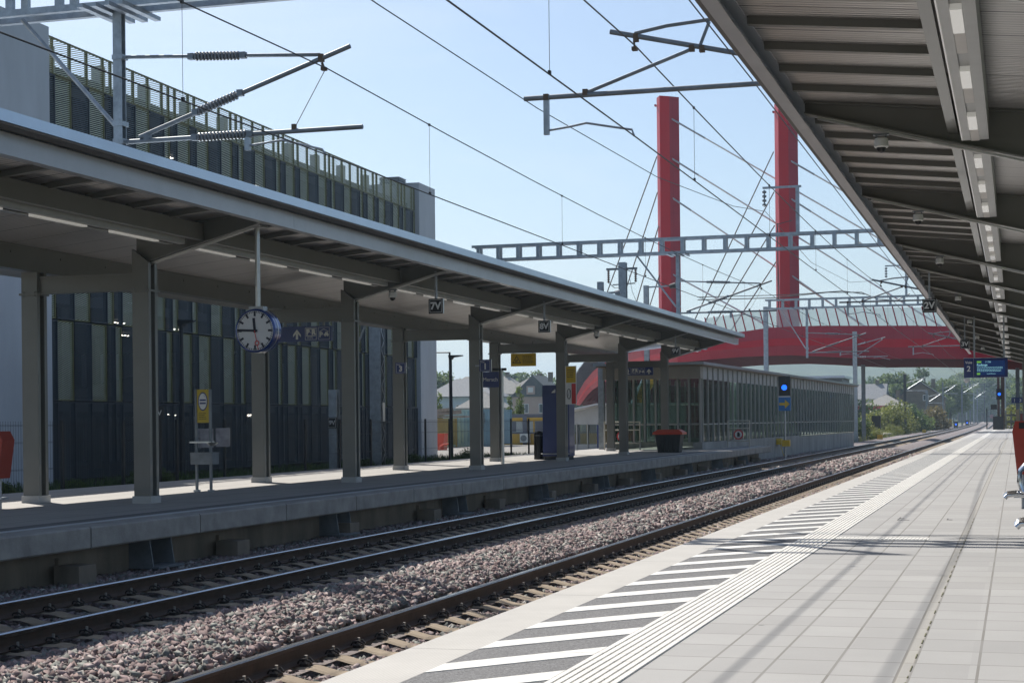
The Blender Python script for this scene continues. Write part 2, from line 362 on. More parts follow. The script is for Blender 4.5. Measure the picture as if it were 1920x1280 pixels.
# ballast stones: angular eight-cornered blocks in one mesh
def stones(n, y0, y1, size):
    out = []; tb = np.array(tb_y); ta = np.array(ta_y)
    y = y0+(y1-y0)*rng.random(n)**1.0; x = -11.75+(8.35)*rng.random(n)
    okm = np.ones(n, bool)
    for xr in (TA-G, TA+G, TB-G, TB+G): okm &= abs(x-xr) > .10
    for tx, ty in ((TB, tb), (TA, ta)):
        d = np.min(abs(y[:, None]-ty[None, :]), axis=1); on = (abs(x-tx) < 1.33) & (d < .15); okm &= ~(on & (rng.random(n) > (.13 if tx == TA else .03)))
    # hidden by the near platform edge or by the far platform slab
    x, y = x[okm], y[okm]; z = np.array([bed_z(q) for q in x]); m = len(x)
    z = z-.012+.03*rng.random(m)
    inn = (abs(x-TA) < 1.3) | (abs(x-TB) < 1.3); z[inn] -= .035
    s = size*(.55+.9*rng.random(m)**1.6)
    base = np.array([(-1, -1, -1), (1, -1, -1), (1, 1, -1), (-1, 1, -1), (-1, -1, 1), (1, -1, 1), (1, 1, 1), (-1, 1, 1)], float)*.5
    v = base[None]+(rng.random((m, 8, 3))-.5)*.62
    v[:, :4, :2] *= .8; v *= np.stack([np.ones(m)*1.25, .6+.5*rng.random(m), .5+.35*rng.random(m)], 1)[:, None, :]
    # random rotation
    q = rng.normal(size=(m, 4)); q /= np.linalg.norm(q, axis=1)[:, None]; a, b, c, d = q.T
    Rm = np.stack([np.stack([1-2*(c*c+d*d), 2*(b*c-a*d), 2*(b*d+a*c)], 1), np.stack([2*(b*c+a*d), 1-2*(b*b+d*d), 2*(c*d-a*b)], 1), np.stack([2*(b*d-a*c), 2*(c*d+a*b), 1-2*(b*b+c*c)], 1)], 1)
    v = np.einsum('mij,mkj->mki', Rm, v)*s[:, None, None]+np.stack([x, y, z], 1)[:, None, :]
    return v
v = np.concatenate([stones(120000, 9.5, 30, .050), stones(62000, 30, 60, .064), stones(19000, 60, 100, .10)])
m = len(v); vv = v.reshape(-1, 3)
q = np.array([(3, 2, 1, 0), (4, 5, 6, 7), (0, 1, 5, 4), (1, 2, 6, 5), (2, 3, 7, 6), (3, 0, 4, 7)])
fi = (np.arange(m)[:, None, None]*8+q[None]).reshape(-1)
me = bpy.data.meshes.new('ballast'); me.vertices.add(m*8); me.vertices.foreach_set('co', vv.reshape(-1))
me.loops.add(m*24); me.loops.foreach_set('vertex_index', fi.astype(np.int32)); me.polygons.add(m*6)
me.polygons.foreach_set('loop_start', np.arange(0, m*24, 4, dtype=np.int32)); me.update(calc_edges=True)
stm = mat('ballast_stone', (.3, .3, .3), .9, 0, .1, 20)
n = stm.node_tree; g = n.nodes.new('ShaderNodeNewGeometry'); r = n.nodes.new('ShaderNodeValToRGB'); b = n.nodes['Principled BSDF']
els = r.color_ramp.elements; els[0].color = (0.224, 0.163, 0.157, 1); els[1].color = (0.370, 0.304, 0.291, 1); r.color_ramp.interpolation = 'CONSTANT'
for p, c in ((.16, (0.181, 0.180, 0.165)), (.30, (0.301, 0.224, 0.217)), (.46, (0.138, 0.114, 0.109)), (.56, (0.232, 0.238, 0.213)), (.68, (0.335, 0.268, 0.257)), (.80, (0.249, 0.176, 0.161)), (.9, (0.404, 0.378, 0.348))):
    e = els.new(p); e.color = (*c, 1)
els[-1].position = .97
n.links.new(g.outputs['Random Per Island'], r.inputs[0]); n.links.new(r.outputs[0], b.inputs['Base Color'])
me.materials.append(stm); o = bpy.data.objects.new('ballast', me); C.objects.link(o)
tag(o, 'loose pinkish grey ballast stones heaped between and around the rails', 'ballast', kind='stuff')
# ------------------------------------------------------------------ platform canopies
sheetm = mat('ribbed_soffit', (.56, .535, .52), .33, .6, .06, 1)
ramp_mul(sheetm, lambda n: op(n, 'MULTIPLY', joint(1, .105, .03)(n), .45), (.2, .19, .185)); ramp_mul(sheetm, joint(1, 1.05, .03), (.05, .05, .05))
def ribbump(m, axis_i, freq):
    n = m.node_tree; b = n.nodes['Principled BSDF']; s = op(n, 'SINE', op(n, 'MULTIPLY', axis(n, axis_i), freq))
    bp = n.nodes.new('ShaderNodeBump'); bp.inputs['Strength'].default_value = .5; bp.inputs['Distance'].default_value = .008
    n.links.new(s, bp.inputs['Height']); n.links.new(bp.outputs[0], b.inputs['Normal'])
ribbump(sheetm, 1, 2*math.pi/.085)
polish = mat('polished_light_trough', (.62, .61, .59), .16, .95, .05, 3)
lampm = mat('prismatic_lamp_cover', (.75, .75, .73), .22, 0, .05, 5, coat=.3, emit=((1, .96, .88), .16))
trimm = mat('aluminium_roof_trim', (.52, .60, .70), .28, .75, .05, 2)  # blue sky reflection tinted into the aluminium base colour
troughm = mat('grey_trough_sheet', (.40, .40, .39), .4, .4, .06, 3)
panelb = mat('beige_trough_panel', (.62, .58, .54), .45, .2, .05, 3)
soffm = mat('dark_soffit_board', (.13, .125, .12), .6, 0, .1, 2)

def column_mb(x, y, z0, z1, w=.30, d=.30, cut=0, sgn=1):
    mb = MB(); f = .085
    for s in (-1, 1):
        ya, yb = (y-d/2, y-d/2+f) if s < 0 else (y+d/2-f, y+d/2)
        # mitred head: the flange top slopes down towards the track
        xo, xi = x+sgn*w/2, x-sgn*w/2
        mb.prism([(xi, z0), (xo, z0), (xo, z1-cut), (xi, z1)], ya, yb)
    mb.prism([(x-.012, z0), (x+.012, z0), (x+.012, z1-cut*.55), (x-.012, z1-cut*.45)], y-d/2+f, y+d/2-f)
    return mb
def canopy(nm, label, ex, sg, dz, ports, y0, y1, tr_u, tr_end, cols, back_u, nribs, beam_back):
    """sg = -1: the roof runs from its edge towards -x, +1: towards +x; ports = rafter positions"""
    X = lambda u: ex+sg*u
    rt = root(nm, label, 'canopy', (X(2.5), (y0+y1)/2, PZ))
    us = lambda u: 5.33+dz-.105*u
    build('roof', MB().prism([(X(-.34), us(-.34)+.135), (X(back_u), us(back_u)+.12), (X(back_u), us(back_u)+.03), (X(-.05), us(-.05)+.05), (X(-.34), us(-.34)-.005)], y0, y1), trimm, rt)
    build('soffit', MB().prism([(X(.07), us(.07)+.045), (X(back_u), us(back_u)+.025), (X(back_u), us(back_u)), (X(.07), us(.07))], y0+.05, y1-.05), sheetm, rt)
    build('edge_soffit', MB().prism([(X(-.33), us(-.34)-.012), (X(-.075), us(-.05)+.03), (X(-.075), us(-.05)+.002), (X(-.32), us(-.34)-.03)], y0+.03, y1-.03), soffm, rt)
    # roof edge beam: channel with joints
    b = MB(); yy = [y0]+[p+(.6 if i % 1 == 0 else 0) for i, p in enumerate(ports) if y0+1 < p < y1-1]+[y1]
    for a, c in zip(yy[:-1], yy[1:]):
        b.prism([(X(-.07), us(0)-.275), (X(.08), us(0)-.275), (X(.08), us(0)-.255), (X(-.05), us(0)-.255), (X(-.05), us(0)-.03), (X(.08), us(0)-.03), (X(.08), us(0)-.012), (X(-.07), us(0)-.012)], a+.004, c-.004)
    build('edge_beam', b, edgegrey, rt)
    rb = lambda u: 5.09+dz-.248*(u-.05)+(.0 if sg < 0 else .02)
    ru = cols[0]+.0
    cu = lambda ci, p: cols[ci]+((-.19+.0097*(p-25) if ci == 0 else .23+.0155*(p-25)) if sg < 0 else 0)
    for p in ports:
        m_ = MB(); ue = cu(0, p)+.14
        m_.prism([(X(.085), rb(.085)+.05), (X(ue), rb(ue)), (X(ue), us(ue)-.004), (X(.085), us(.085)-.004)], p-.012, p+.012)
        m_.prism([(X(.085), rb(.085)+.05), (X(ue), rb(ue)), (X(ue), rb(ue)+.02), (X(.085), rb(.085)+.07)], p-.11, p-.0122)
        m_.prism([(X(.085), rb(.085)+.05), (X(ue), rb(ue)), (X(ue), rb(ue)+.02), (X(.085), rb(.085)+.07)], p+.0122, p+.11)
        m_.prism([(X(.085), us(.085)-.03), (X(ue), us(ue)-.03), (X(ue), us(ue)-.006), (X(.085), us(.085)-.006)], p-.10, p-.0122)
        m_.prism([(X(.085), us(.085)-.03), (X(ue), us(ue)-.03), (X(ue), us(ue)-.006), (X(.085), us(.085)-.006)], p+.0122, p+.10)
        r_ = build('rafter', m_, paintgrey, rt)
        # conduit rail under the rafter
        c_ = MB()
        for d in (-.03, .03): c_.bar((X(.25), p+d, rb(.25)+.035), (X(ue-.02), p+d, rb(ue)-.03), .028, .03)
        build('conduit', c_, steel, r_)
    pp = [y0+.3]+list(ports)+[y1-.3]
    rib = MB(); n = 0
    for a, c in zip(pp[:-1], pp[1:]):
        k = max(1, int(round((c-a)/nribs)))
        for j in range(1, k):
            y = a+(c-a)*j/k; mm = MB()
            ue = tr_u-.22
            mm.prism([(X(.085), us(.085)-.002), (X(ue), us(ue)-.002), (X(ue), us(ue)-.085), (X(.085), us(.085)-.085)], y-.05, y+.05)
            build('rib', mm, paintgrey, rt)
    # longitudinal beam by the light trough, light trough segments
    tz = rb(tr_u)+.075
    build('trough_beam', MB().bx(min(X(tr_u-.22), X(tr_u-.34)), max(X(tr_u-.22), X(tr_u-.34)), y0+.1, y1-.1, us(tr_u)-.30, us(tr_u)-.03), paintgrey, rt)
    for a, c in zip(pp[:-1], pp[1:]):
        if c-a < 1.5: continue
        ya, yb = a+.25, c-.35; xm = X(tr_u)
        t_ = MB()
        for s in (-1, 1):
            t_.mat(1 if s == -1 else 0)
            xa, xb = sorted((xm+s*.165, xm+s*.15)); t_.bx(xa, xb, ya, yb, tz, us(tr_u)-.05)
            t_.mat(0)
            xa, xb = sorted((xm+s*.1495, xm+s*.052)); t_.bx(xa, xb, ya, yb, tz, tz+.012)
        t_.mat(0).bx(xm-.052, xm+.052, ya, yb, tz+.035, tz+.05)
        tb = build('light_trough', t_, [troughm, polish], rt)
        k = max(1, int((yb-ya)/2.0))
        for j in range(k):
            yc = ya+(j+.5)*(yb-ya)/k; build('lamp', MB().bx(xm-.05, xm+.05, yc-(.5 if sg > 0 else .96), yc+.42, tz-.022, tz+.033), lampm, tb)
            build('cover_panel', MB().bx(xm-.05, xm+.05, yc+.44, yc+1.42, tz+.006, tz+.033), panelb, tb) if sg > 0 else None
    # columns
    for p in ports:
        for ci in range(len(cols)):
            u = cu(ci, p)
            if sg < 0:
                top = 4.76+dz if ci == 0 else us(cols[1])-.44
                c_ = build('column', column_mb(X(u), p, PZ+.12, top, cut=.22 if ci == 0 else 0), paintgrey, rt)
                build('base_plate', MB().box((X(u), p, PZ+.06), (.345, .345, .12)), kerbc, c_)
                q = MB()
                q.box((X(u), p-.165, 4.07), (.36, .03, .035)); q.box((X(u), p+.165, 4.07), (.36, .03, .035)); q.box((X(u)+.165, p, 4.07), (.03, .30, .035)); q.box((X(u)-.165, p, 4.07), (.03, .30, .035))
                for s in (-1, 1):
                    for t in (-1, 1): q.tube([(X(u)+s*.11, p+t*.166, 4.03), (X(u)+s*.11, p+t*.166, 4.115)], .013, 6)
                build('splice_collar', q, paintgrey, c_)
            else:
                c_ = build('column', column_mb(X(u), p, PZ+.12, rb(u+.15), sgn=-1), paintgrey, rt)
                build('base_plate', MB().box((X(u), p, PZ+.06), (.345, .345, .12)), kerbc, c_)
        if sg < 0:
            m_ = MB(); a, c = X(cu(1, p))+.152, X(cu(0, p))-.152
            m_.bx(a, c, p-.10, p+.10, 4.08, 4.10); m_.bx(a, c, p-.10, p+.10, 4.35, 4.37); m_.bx(a, c, p-.075, p+.075, 4.10, 4.35)
            build('tie_beam', m_, paintgrey, rt)
    if beam_back:
        zb = us(cols[1])
        b = MB().bx(X(cols[1])-.09, X(cols[1])+.09, y0+.1, y1-.1, zb-.43, zb-.405).bx(X(cols[1])-.09, X(cols[1])+.09, y0+.1, y1-.1, zb-.04, zb-.012).bx(X(cols[1])-.012, X(cols[1])+.07, y0+.1, y1-.1, zb-.405, zb-.04)
        for y in np.arange(y0+1, y1-1, 1.55): b.tube([(X(cols[1])+.069, y, zb-.15), (X(cols[1])+.084, y, zb-.15)], .022, 8)
        b.v = [(q[0]-(.23+.0155*(q[1]-25)), q[1], q[2]) for q in b.v]
        build('back_beam', b, paintgrey, rt)
    return rt, X, us, rb
LP = [6.6, 15.8, 25.0, 34.2, 43.4, 52.7, 62.0, 70.2]
canL, XL, usL, rbL = canopy('platform_canopy', 'long grey steel canopy on paired columns over the far platform', -11.49, -1, 0, LP, 1.5, 72.0, 1.6, 0, (2.56, 4.24), 6.5, 1.17, True)
RP = [5.1, 13.65, 22.2, 30.7, 39.4, 45.6, 52.0, 58.4, 64.8, 71.2, 77.6, 84., 90.4, 96.8, 103.2]
canR, XR, usR, rbR = canopy('platform_canopy', 'grey steel canopy with light trough jutting over the near platform at upper right', -2.70, 1, .66, RP, -4, 107, 2.24, 0, (3.2,), 5.6, 1.3, False)

# dome cameras
def dome(label, x, y, z, grp):
    r = root('security_camera', label, 'camera', (x, y, z), grp)
    build('bracket', MB().box((x, y, z+.155), (.20, .10, .02)).box((x-.06, y, z+.125), (.02, .08, .06)).box((x+.06, y, z+.125), (.02, .08, .06)), galvdark, r)
    build('housing', MB().tube([(x, y, z+.12), (x, y, z+.10), (x, y, z), (x, y, z-.015)], [.05, .085, .095, .08], 16), white, r, smooth=True)
    build('dome_cover', MB().tube([(x, y, z-.012), (x, y, z-.045), (x, y, z-.07), (x, y, z-.082)], [.062, .058, .035, .01], 16), black, r, smooth=True)
    return r
dl = ['white dome camera hanging largest and nearest under the near canopy', 'white dome camera second nearest under the near canopy', 'white dome camera third along under the near canopy, before the 2V sign', 'white dome camera under the near canopy just right above the 2V sign', 'white dome camera under the near canopy above the 3V sign', 'small white dome camera under the near canopy above the track display', 'smallest white dome camera at the far end of the near canopy']
for lb, p in zip(dl, (2, 3, 4, 6, 8, 10, 12)):
    y = RP[p]; x = -1.64
    if p == 2: d0 = dome(lb, x, y, rbR(2.70-1.64)-.18, 'dome cameras under the near canopy')
    else: dup(d0, (x, y, rbR(2.70-1.64)-.18), lb)
for lb, p in (('white dome camera under the far canopy between the clock and the 7V sign', 3), ('small white dome camera under the far canopy beyond the 8V sign', 5)):
    c = dup(d0, (-12.95, LP[p], rbL(1.46)-.17), lb); c['group'] = 'dome cameras under the far canopy'
c = dup(d0, (-15.55, 28.2, 4.22), 'white dome camera under the back beam of the far canopy'); c['group'] = 'dome cameras under the far canopy'

# ------------------------------------------------------------------ signs
signblk = mat('black_sign_enamel', (.012, .012, .014), .4, 0, .05, 2)
def frame_mb(cx, cy, cz, w, h, t=.008, dy=.004):
    return MB().bx(cx-w/2, cx+w/2, cy-dy, cy, cz+h/2-t, cz+h/2).bx(cx-w/2, cx+w/2, cy-dy, cy, cz-h/2, cz-h/2+t).bx(cx-w/2, cx-w/2+t, cy-dy, cy, cz-h/2+t, cz+h/2-t).bx(cx+w/2-t, cx+w/2, cy-dy, cy, cz-h/2+t, cz+h/2-t)
def vsign(txt, label, x, y, z, top, grp, s=.32, post=True):
    r = root('position_sign', label, 'sign', (x, y, z), grp)
    build('board', MB().bx(x-s/2, x+s/2, y-.035, y+.035, z-s/2, z+s/2), signblk, r)
    build('edge_trim', MB().bx(x+s/2+.0005, x+s/2+.008, y-.037, y+.037, z-s/2, z+s/2), steel, r)
    build('border', frame_mb(x, y-.0355, z, s*.84, s*.84, s*.022), white, r)
    text(txt, s*.66, (x, y-.042, z), white, r, bold=.008)
    if post: build('hanger', MB().bar((x, y, z+s/2), (x, y, top), .045, .045, (0, 1, 0)), galv, r)
    return r
g7 = 'black number signs above the far platform'; g2 = 'black number signs above the near platform'
vsign('7V', 'black 7V sign hanging from the far canopy', -11.95, 34.2, 4.34, rbL(.46)+.1, g7)
vsign('8V', 'black 8V sign hanging from the far canopy', -12.1, 43.4, 4.38, rbL(.6)+.1, g7)
vsign('9V', 'black 9V sign hanging from the end of the far canopy', -12.2, 62.0, 4.42, rbL(.7)+.1, g7)
vsign('2V', 'black 2V sign hanging under the near canopy', -2.17, 43.4+2.2, 4.78, rbR(.6)+.05, g2, .36)
vsign('3V', 'small black 3V sign hanging under the near canopy', -1.82, 64.8, 4.55, rbR(.96)+.05, g2, .33)

def bars(mb, x0, x1, y, z, n, dz, h, seed=1):
    rr = random.Random(seed)
    for i in range(n):
        x = x0; xe = x0+(x1-x0)*rr.uniform(.75, 1)
        while x < xe-.01:
            l = rr.uniform(.02, .07); mb.bx(x, min(x+l, xe), y-.003, y, z-i*dz-h/2, z-i*dz+h/2); x += l+.012
    return mb
def arrow_up(x, y, z, s):
    mb = MB(); mb.prism([(x-.12*s, z-.5*s), (x+.12*s, z-.5*s), (x+.12*s, z+.13*s), (x-.12*s, z+.13*s)], y-.004, y)
    mb.prism([(x-.42*s, z-.02*s), (x-.42*s, z-.27*s), (x, z+.2*s), (x, z+.5*s)], y-.0045, y); mb.prism([(x+.42*s, z-.02*s), (x, z+.5*s), (x, z+.2*s), (x+.42*s, z-.27*s)], y-.0045, y)
    return mb
cream = mat('cream_sign_print', (.66, .66, .60), .6, 0, .02, 2)
def pr_icon(r, x, y, z, s):
    build('border', frame_mb(x, y, z, s, s, s*.03), cream, r)
    b = MB().bx(x-s*.42, x+s*.42, y-.004, y, z+s*.34, z+s*.40).bx(x-s*.42, x+s*.42, y-.004, y, z-s*.20, z-s*.14); bars(b, x-s*.33, x+s*.33, y, z-s*.28, 2, s*.09, s*.03)
    build('rule', b, cream, r); text('P', s*.54, (x-s*.25, y-.002, z+s*.10), cream, r, bold=.01); text('+', s*.26, (x, y-.002, z+s*.08), cream, r); text('R', s*.54, (x+s*.25, y-.002, z+s*.10), cream, r, bold=.01)
def pg_icon(r, x, y, z, s):
    build('border', frame_mb(x, y, z, s, s, s*.022), cream, r); text('P', s*.58, (x-s*.25, y-.002, z-s*.12), cream, r, bold=.006)
    b = MB(); t = s*.025
    b.prism([(x-s*.40, z+s*.16), (x-s*.40, z+s*.12), (x, z+s*.34), (x, z+s*.38)], y-.004, y); b.prism([(x+s*.40, z+s*.16), (x, z+s*.38), (x, z+s*.34), (x+s*.40, z+s*.12)], y-.004, y)
    build('roof_symbol', b, cream, r)
    b = MB().prism([(x+s*.04, z-s*.18), (x+s*.42, z-s*.18), (x+s*.42, z-s*.05), (x+s*.36, z-s*.02), (x+s*.33, z+s*.11), (x+s*.13, z+s*.11), (x+s*.10, z-s*.02), (x-s*.04, z-s*.08)], y-.004, y).prism([(x+s*.08, z-s*.26), (x+s*.16, z-s*.26), (x+s*.16, z-s*.18), (x+s*.08, z-s*.18)], y-.004, y).prism([(x+s*.30, z-s*.26), (x+s*.38, z-s*.26), (x+s*.38, z-s*.18), (x+s*.30, z-s*.18)], y-.004, y)
    build('car_symbol', b, cream, r)
x0, x1, y, zc = -15.62, -14.38, 34.2, 3.82
r = root('direction_sign', 'long navy sign with white arrow and P+R symbols beside the clock', 'sign', (x0, y, zc))
build('board', MB().bx(x0, x1, y-.05, y+.05, zc-.165, zc+.165), navy, r)
for d in (.13, 1.05): build('hanger', MB().bar((x0+d, y, zc+.165), (x0+d, y, 4.45), .04, .06, (0, 1, 0)), paintgrey, r)
build('arrow', arrow_up(x0+.43, y-.05, zc-.01, .22), cream, r); pr_icon(r, x0+.76, y-.05, zc, .27); pg_icon(r, x0+1.07, y-.05, zc, .27)
x0, x1, y, zc = -16.0, -14.75, 70.0, 3.93
r = root('direction_sign', 'small navy sign with number 2 and an up arrow by the glass pavilion', 'sign', (x0, y, zc))
build('board', MB().bx(x0, x1, y-.05, y+.05, zc-.17, zc+.17), navy, r)
for d in (.13, 1.1): build('hanger', MB().bar((x0+d, y, zc+.17), (x0+d, y, 4.45), .04, .06, (0, 1, 0)), paintgrey, r)
build('border', frame_mb(x0+.16, y-.05, zc, .28, .28, .008), cream, r)
text('2', .28, (x0+.17, y-.053, zc-.03), cream, r, bold=.006); text('Voie', .07, (x0+.13, y-.053, zc+.10), cream, r)
pr_icon(r, x0+.47, y-.05, zc, .27); pg_icon(r, x0+.77, y-.05, zc, .27); build('arrow', arrow_up(x0+1.08, y-.05, zc-.01, .22), cream, r)
def numsign(d, label, x, y, z, s, ax):
    r = root('track_number_sign', label, 'sign', (x, y, z), 'track number signs on the far platform')
    build('board', MB().bx(x-s/2, x+s/2, y-.03, y+.03, z-s/2, z+s/2), navy, r); build('border', frame_mb(x, y-.03, z, s*.84, s*.84, .006), white, r)
    build('bracket', MB().bar((x+ax*s/2, y, z), (x+ax*(s/2+.12), y, z), .03, .04), galv, r)
    build('edge_trim', MB().bx(x+s/2+.0005, x+s/2+.008, y-.032, y+.032, z-s/2, z+s/2), steel, r)
    text(d, s*.66, (x, y-.033, z-s*.08), white, r, bold=.008); text('Voie', s*.17, (x-s*.2, y-.033, z+s*.29), white, r)
numsign('3', 'square navy sign with number 3 on the back row of columns', -16.02, 42.9, 3.33, .30, 1)
numsign('1', 'square navy sign with number 1 on a front column near the town name board', -13.72, 43.25, 3.36, .33, -1)
x, y, z = -15.55, 49.6, 3.15
r = root('station_name_sign', 'navy board reading Mersch on a slim steel post', 'sign', (x+.28, y, PZ))
build('board', MB().bx(x-.3, x+.25, y-.03, y+.03, z-.24, z+.24), navy, r); text('Mersch', .165, (x-.27, y-.033, z-.0), white, r, ax='LEFT')
build('post', MB().tube([(x+.34, y, PZ), (x+.34, y, 3.5)], .055, 12), steel, r); build('arm', MB().bx(x-.02, x+.48, y-.05, y+.05, 3.42, 3.5), black, r)
x0, x1, y, zc = -15.84, -14.99, 52.7, 3.86
r = root('warning_sign', 'yellow hanging board with black warning triangle under the far canopy', 'sign', (x0, y, zc))
build('board', MB().bx(x0, x1, y-.02, y+.02, zc-.21, zc+.21), yellow, r)
for d in (.08, .75): build('hanger', MB().bar((x0+d, y, zc+.21), (x0+d, y, 4.45), .03, .04, (0, 1, 0)), paintgrey, r)
b = MB(); ax, az = x0+.2, zc-.02
tri = lambda s: [(ax-s, az-s*.62), (ax+s, az-s*.62), (ax, az+s*1.1)]
b.mat(0).prism(tri(.15), y-.024, y-.02).mat(1).prism(tri(.112), y-.027, y-.024)
b.mat(0).box((ax-.01, y-.028, az-.03), (.08, .004, .03)).box((ax+.02, y-.028, az+.015), (.025, .004, .05)).box((ax-.03, y-.028, az+.0), (.02, .004, .04))
build('triangle', b, [black, yellow], r); build('printed_lines', bars(MB(), x0+.4, x1-.06, y-.02, zc+.12, 7, .04, .014, 3), black, r)
x, y, z = -13.82, 52.5, 3.0
r = root('notice_board', 'narrow yellow and red notice on a front column near the blue cabinet', 'notice', (x, y, z))
build('board', MB().bx(x-.13, x+.24, y-.03, y-.005, z-.62, z+.62), white, r)
build('yellow_notice', MB().bx(x-.10, x+.22, y-.033, y-.03, z+.08, z+.6), yellow, r); build('red_notice', MB().bx(x+.08, x+.22, y-.033, y-.03, z-.6, z+.05), red, r)
build('printed_lines', bars(MB(), x-.06, x+.2, y-.033, z+.5, 5, .06, .02, 5), blackst, r)
b = MB(); b.tube([(x-.01+.06*math.cos(t), y-.032, z-.28+.16*math.sin(t)) for t in np.linspace(0, 2*math.pi, 17)], .012, 5); b.bar((x-.05, y-.033, z-.38), (x+.03, y-.033, z-.16), .005, .02, (0, 1, 0)); build('round_symbol', b, blackst, r)

# clock
x, y, z, R = -11.86, 25., 3.36, .335
r = root('station_clock', 'round white station clock in a blue case hanging from a pole', 'clock', (x, y, z))
build('pole', MB().tube([(x, y+.12, z+R+.05), (x, y+.12, rbL(.37)+.06)], .042, 14), steel, r, smooth=True)
build('pole_flange', MB().box((x, y+.12, rbL(.37)+.05), (.34, .10, .04)), steel, r)
build('mount', MB().box((x, y+.12, z+R+.03), (.26, .16, .07)), galv, r)
build('case', MB().tube([(x, y-.005, z), (x, y+.01, z), (x, y+.24, z), (x, y+.25, z)], [R, R+.022, R+.022, R], 48), mat('blue_clock_case', (.03, .06, .22), .25, .4, .05, 2, coat=.6), r, smooth=True)
build('rim', MB().tube([(x, y+.11, z), (x, y+.135, z)], R+.026, 48), steel, r)
build('dial', MB().tube([(x, y-.008, z), (x, y-.0055, z)], R-.012, 48), glassw, r)
ink = mat('dark_blue_ink', (.008, .01, .03), .5, 0, .02, 2)
b = MB()
def radial(mb, a, r0, r1, wd, yy):
    a = rad(a); d = Vector((math.sin(a), 0, math.cos(a))); p = Vector((x, yy, z)); return mb.bar(p+d*r0, p+d*r1, wd, .003, (0, 1, 0))
for k in range(60):
    if k % 5: radial(b, k*6, R*.865, R*.95, .013, y-.010)
    else: radial(b, k*6, R*.70, R*.95, .034, y-.010)
build('hour_marks', b, ink, r)
hh = MB(); radial(hh, -5, -.03, R*.62, .045, y-.014); build('hour_hand', hh, ink, r)
mh = MB(); radial(mh, -87.5, -.05, R*.93, .036, y-.019); mh.tube([(x, y-.024, z), (x, y-.012, z)], .032, 16); build('minute_hand', mh, ink, r)
s_ = MB(); radial(s_, 168, 0, R*.52, .011, y-.026); radial(s_, 168, R*.72, R*.93, .011, y-.026)
ang = rad(168); cx, cz = x+math.sin(ang)*R*.62, z+math.cos(ang)*R*.62
s_.tube([(cx+.034*math.cos(t), y-.026, cz+.034*math.sin(t)) for t in np.linspace(0, 2*math.pi, 21)], .008, 5); build('second_hand', s_, red, r)
# ------------------------------------------------------------------ overhead line: gantries, cantilevers, wires
def ribbed(mb, a, b, r0, r1, n, seg=12):
    pr = [(0, r0)]
    for k in range(n):
        t = (k+.5)/n; d = .32/n; pr += [(t-d*1.2, r0), (t-d*.6, r1), (t+d*.6, r1), (t+d*1.2, r0)]
    return mb.disc_stack(a, b, pr+[(1, r0)], seg)
def cant_left(r, y, x=0.):
    P = lambda a, z: (a+x, y, z)
    m = MB(); m.tube([P(-12.74, 7.36), P(-9.6, 7.17)], .028, 8); m.tube([P(-12.53, 6.15), P(-9.13, 7.26)], [.036, .036], 10); m.tube([P(-12.74, 6.09), P(-8.95, 6.09)], .036, 10)
    for p in (P(-11.66, 7.29), P(-10.82, 7.25), P(-11.6, 6.46), P(-10.87, 6.7), P(-11.62, 6.09), P(-10.72, 6.09), P(-12.4, 6.13)): m.box(p, (.09, .09, .09))
    c = build('cantilever', m, galvdark, r, smooth=True)
    for a_, b_, n_ in ((P(-11.6, 7.29), P(-10.88, 7.25), 13), (P(-11.55, 6.472), P(-10.92, 6.678), 12), (P(-11.56, 6.09), P(-10.77, 6.09), 14)): build('insulator', ribbed(MB(), a_, b_, .034, .067, n_), insul, c, smooth=True)
    s = MB().tube([P(-10.78, 6.07), P(-10.74, 5.9)], .03, 8).tube([P(-10.74, 5.92), P(-10.2, 5.97), P(-9.58, 5.80), P(-9.53, 5.72)], .016, 8).box(P(-10.76, 5.95), (.08, .06, .2))
    build('steady_arm', s, galv, c, smooth=True)
    f = MB().box(P(-9.58, 7.12), (.07, .08, .11)).tube([P(-9.57, 7.05), P(-9.54, 6.97)], .02, 6).box(P(-9.54, 6.96), (.07, .09, .05))
    f.tube([P(-9.52, 6.95), P(-10.02, 6.12)], .006, 5).box(P(-10.02, 6.14), (.06, .06, .1))
    build('clamp', f, rust, c)
def cant_right(r, y, x=0.):
    P = lambda a, z: (a+x, y, z)
    m = MB(); m.tube([P(-6.53, 6.33), P(-2.3, 6.32)], .036, 10); m.tube([P(-5.63, 6.36), P(-4.16, 6.85)], .026, 8); m.tube([P(-5.29, 7.17), P(-2.3, 6.45)], .036, 10); m.tube([P(-4.95, 7.12), P(-4.5, 7.19), P(-3.9, 7.23), P(-2.3, 7.4)], .026, 8); m.tube([P(-4.06, 6.86), P(-3.92, 7.2)], .024, 8)
    c = build('cantilever', m, galvdark, r, smooth=True)
    s = MB().box(P(-6.21, 6.07), (.075, .06, .52)).tube([P(-6.18, 5.87), P(-5.9, 5.90), P(-5.64, 5.94), P(-5.35, 5.88), P(-5.0, 5.81), P(-4.97, 5.72)], .016, 8)
    build('steady_arm', s, galv, c)
    for p in (P(-4.16, 6.86), P(-4.02, 6.84), P(-5.65, 6.36), P(-6.21, 6.33)): build('clamp', MB().box(p, (.07, .085, .085)), rust, c)
    f = MB().box(P(-4.93, 7.06), (.07, .07, .11))
    f.tube([P(-4.96, 7.02), P(-4.95, 6.92)], .015, 6).box(P(-4.95, 6.91), (.07, .09, .05)); build('clamp', f, rust, c)
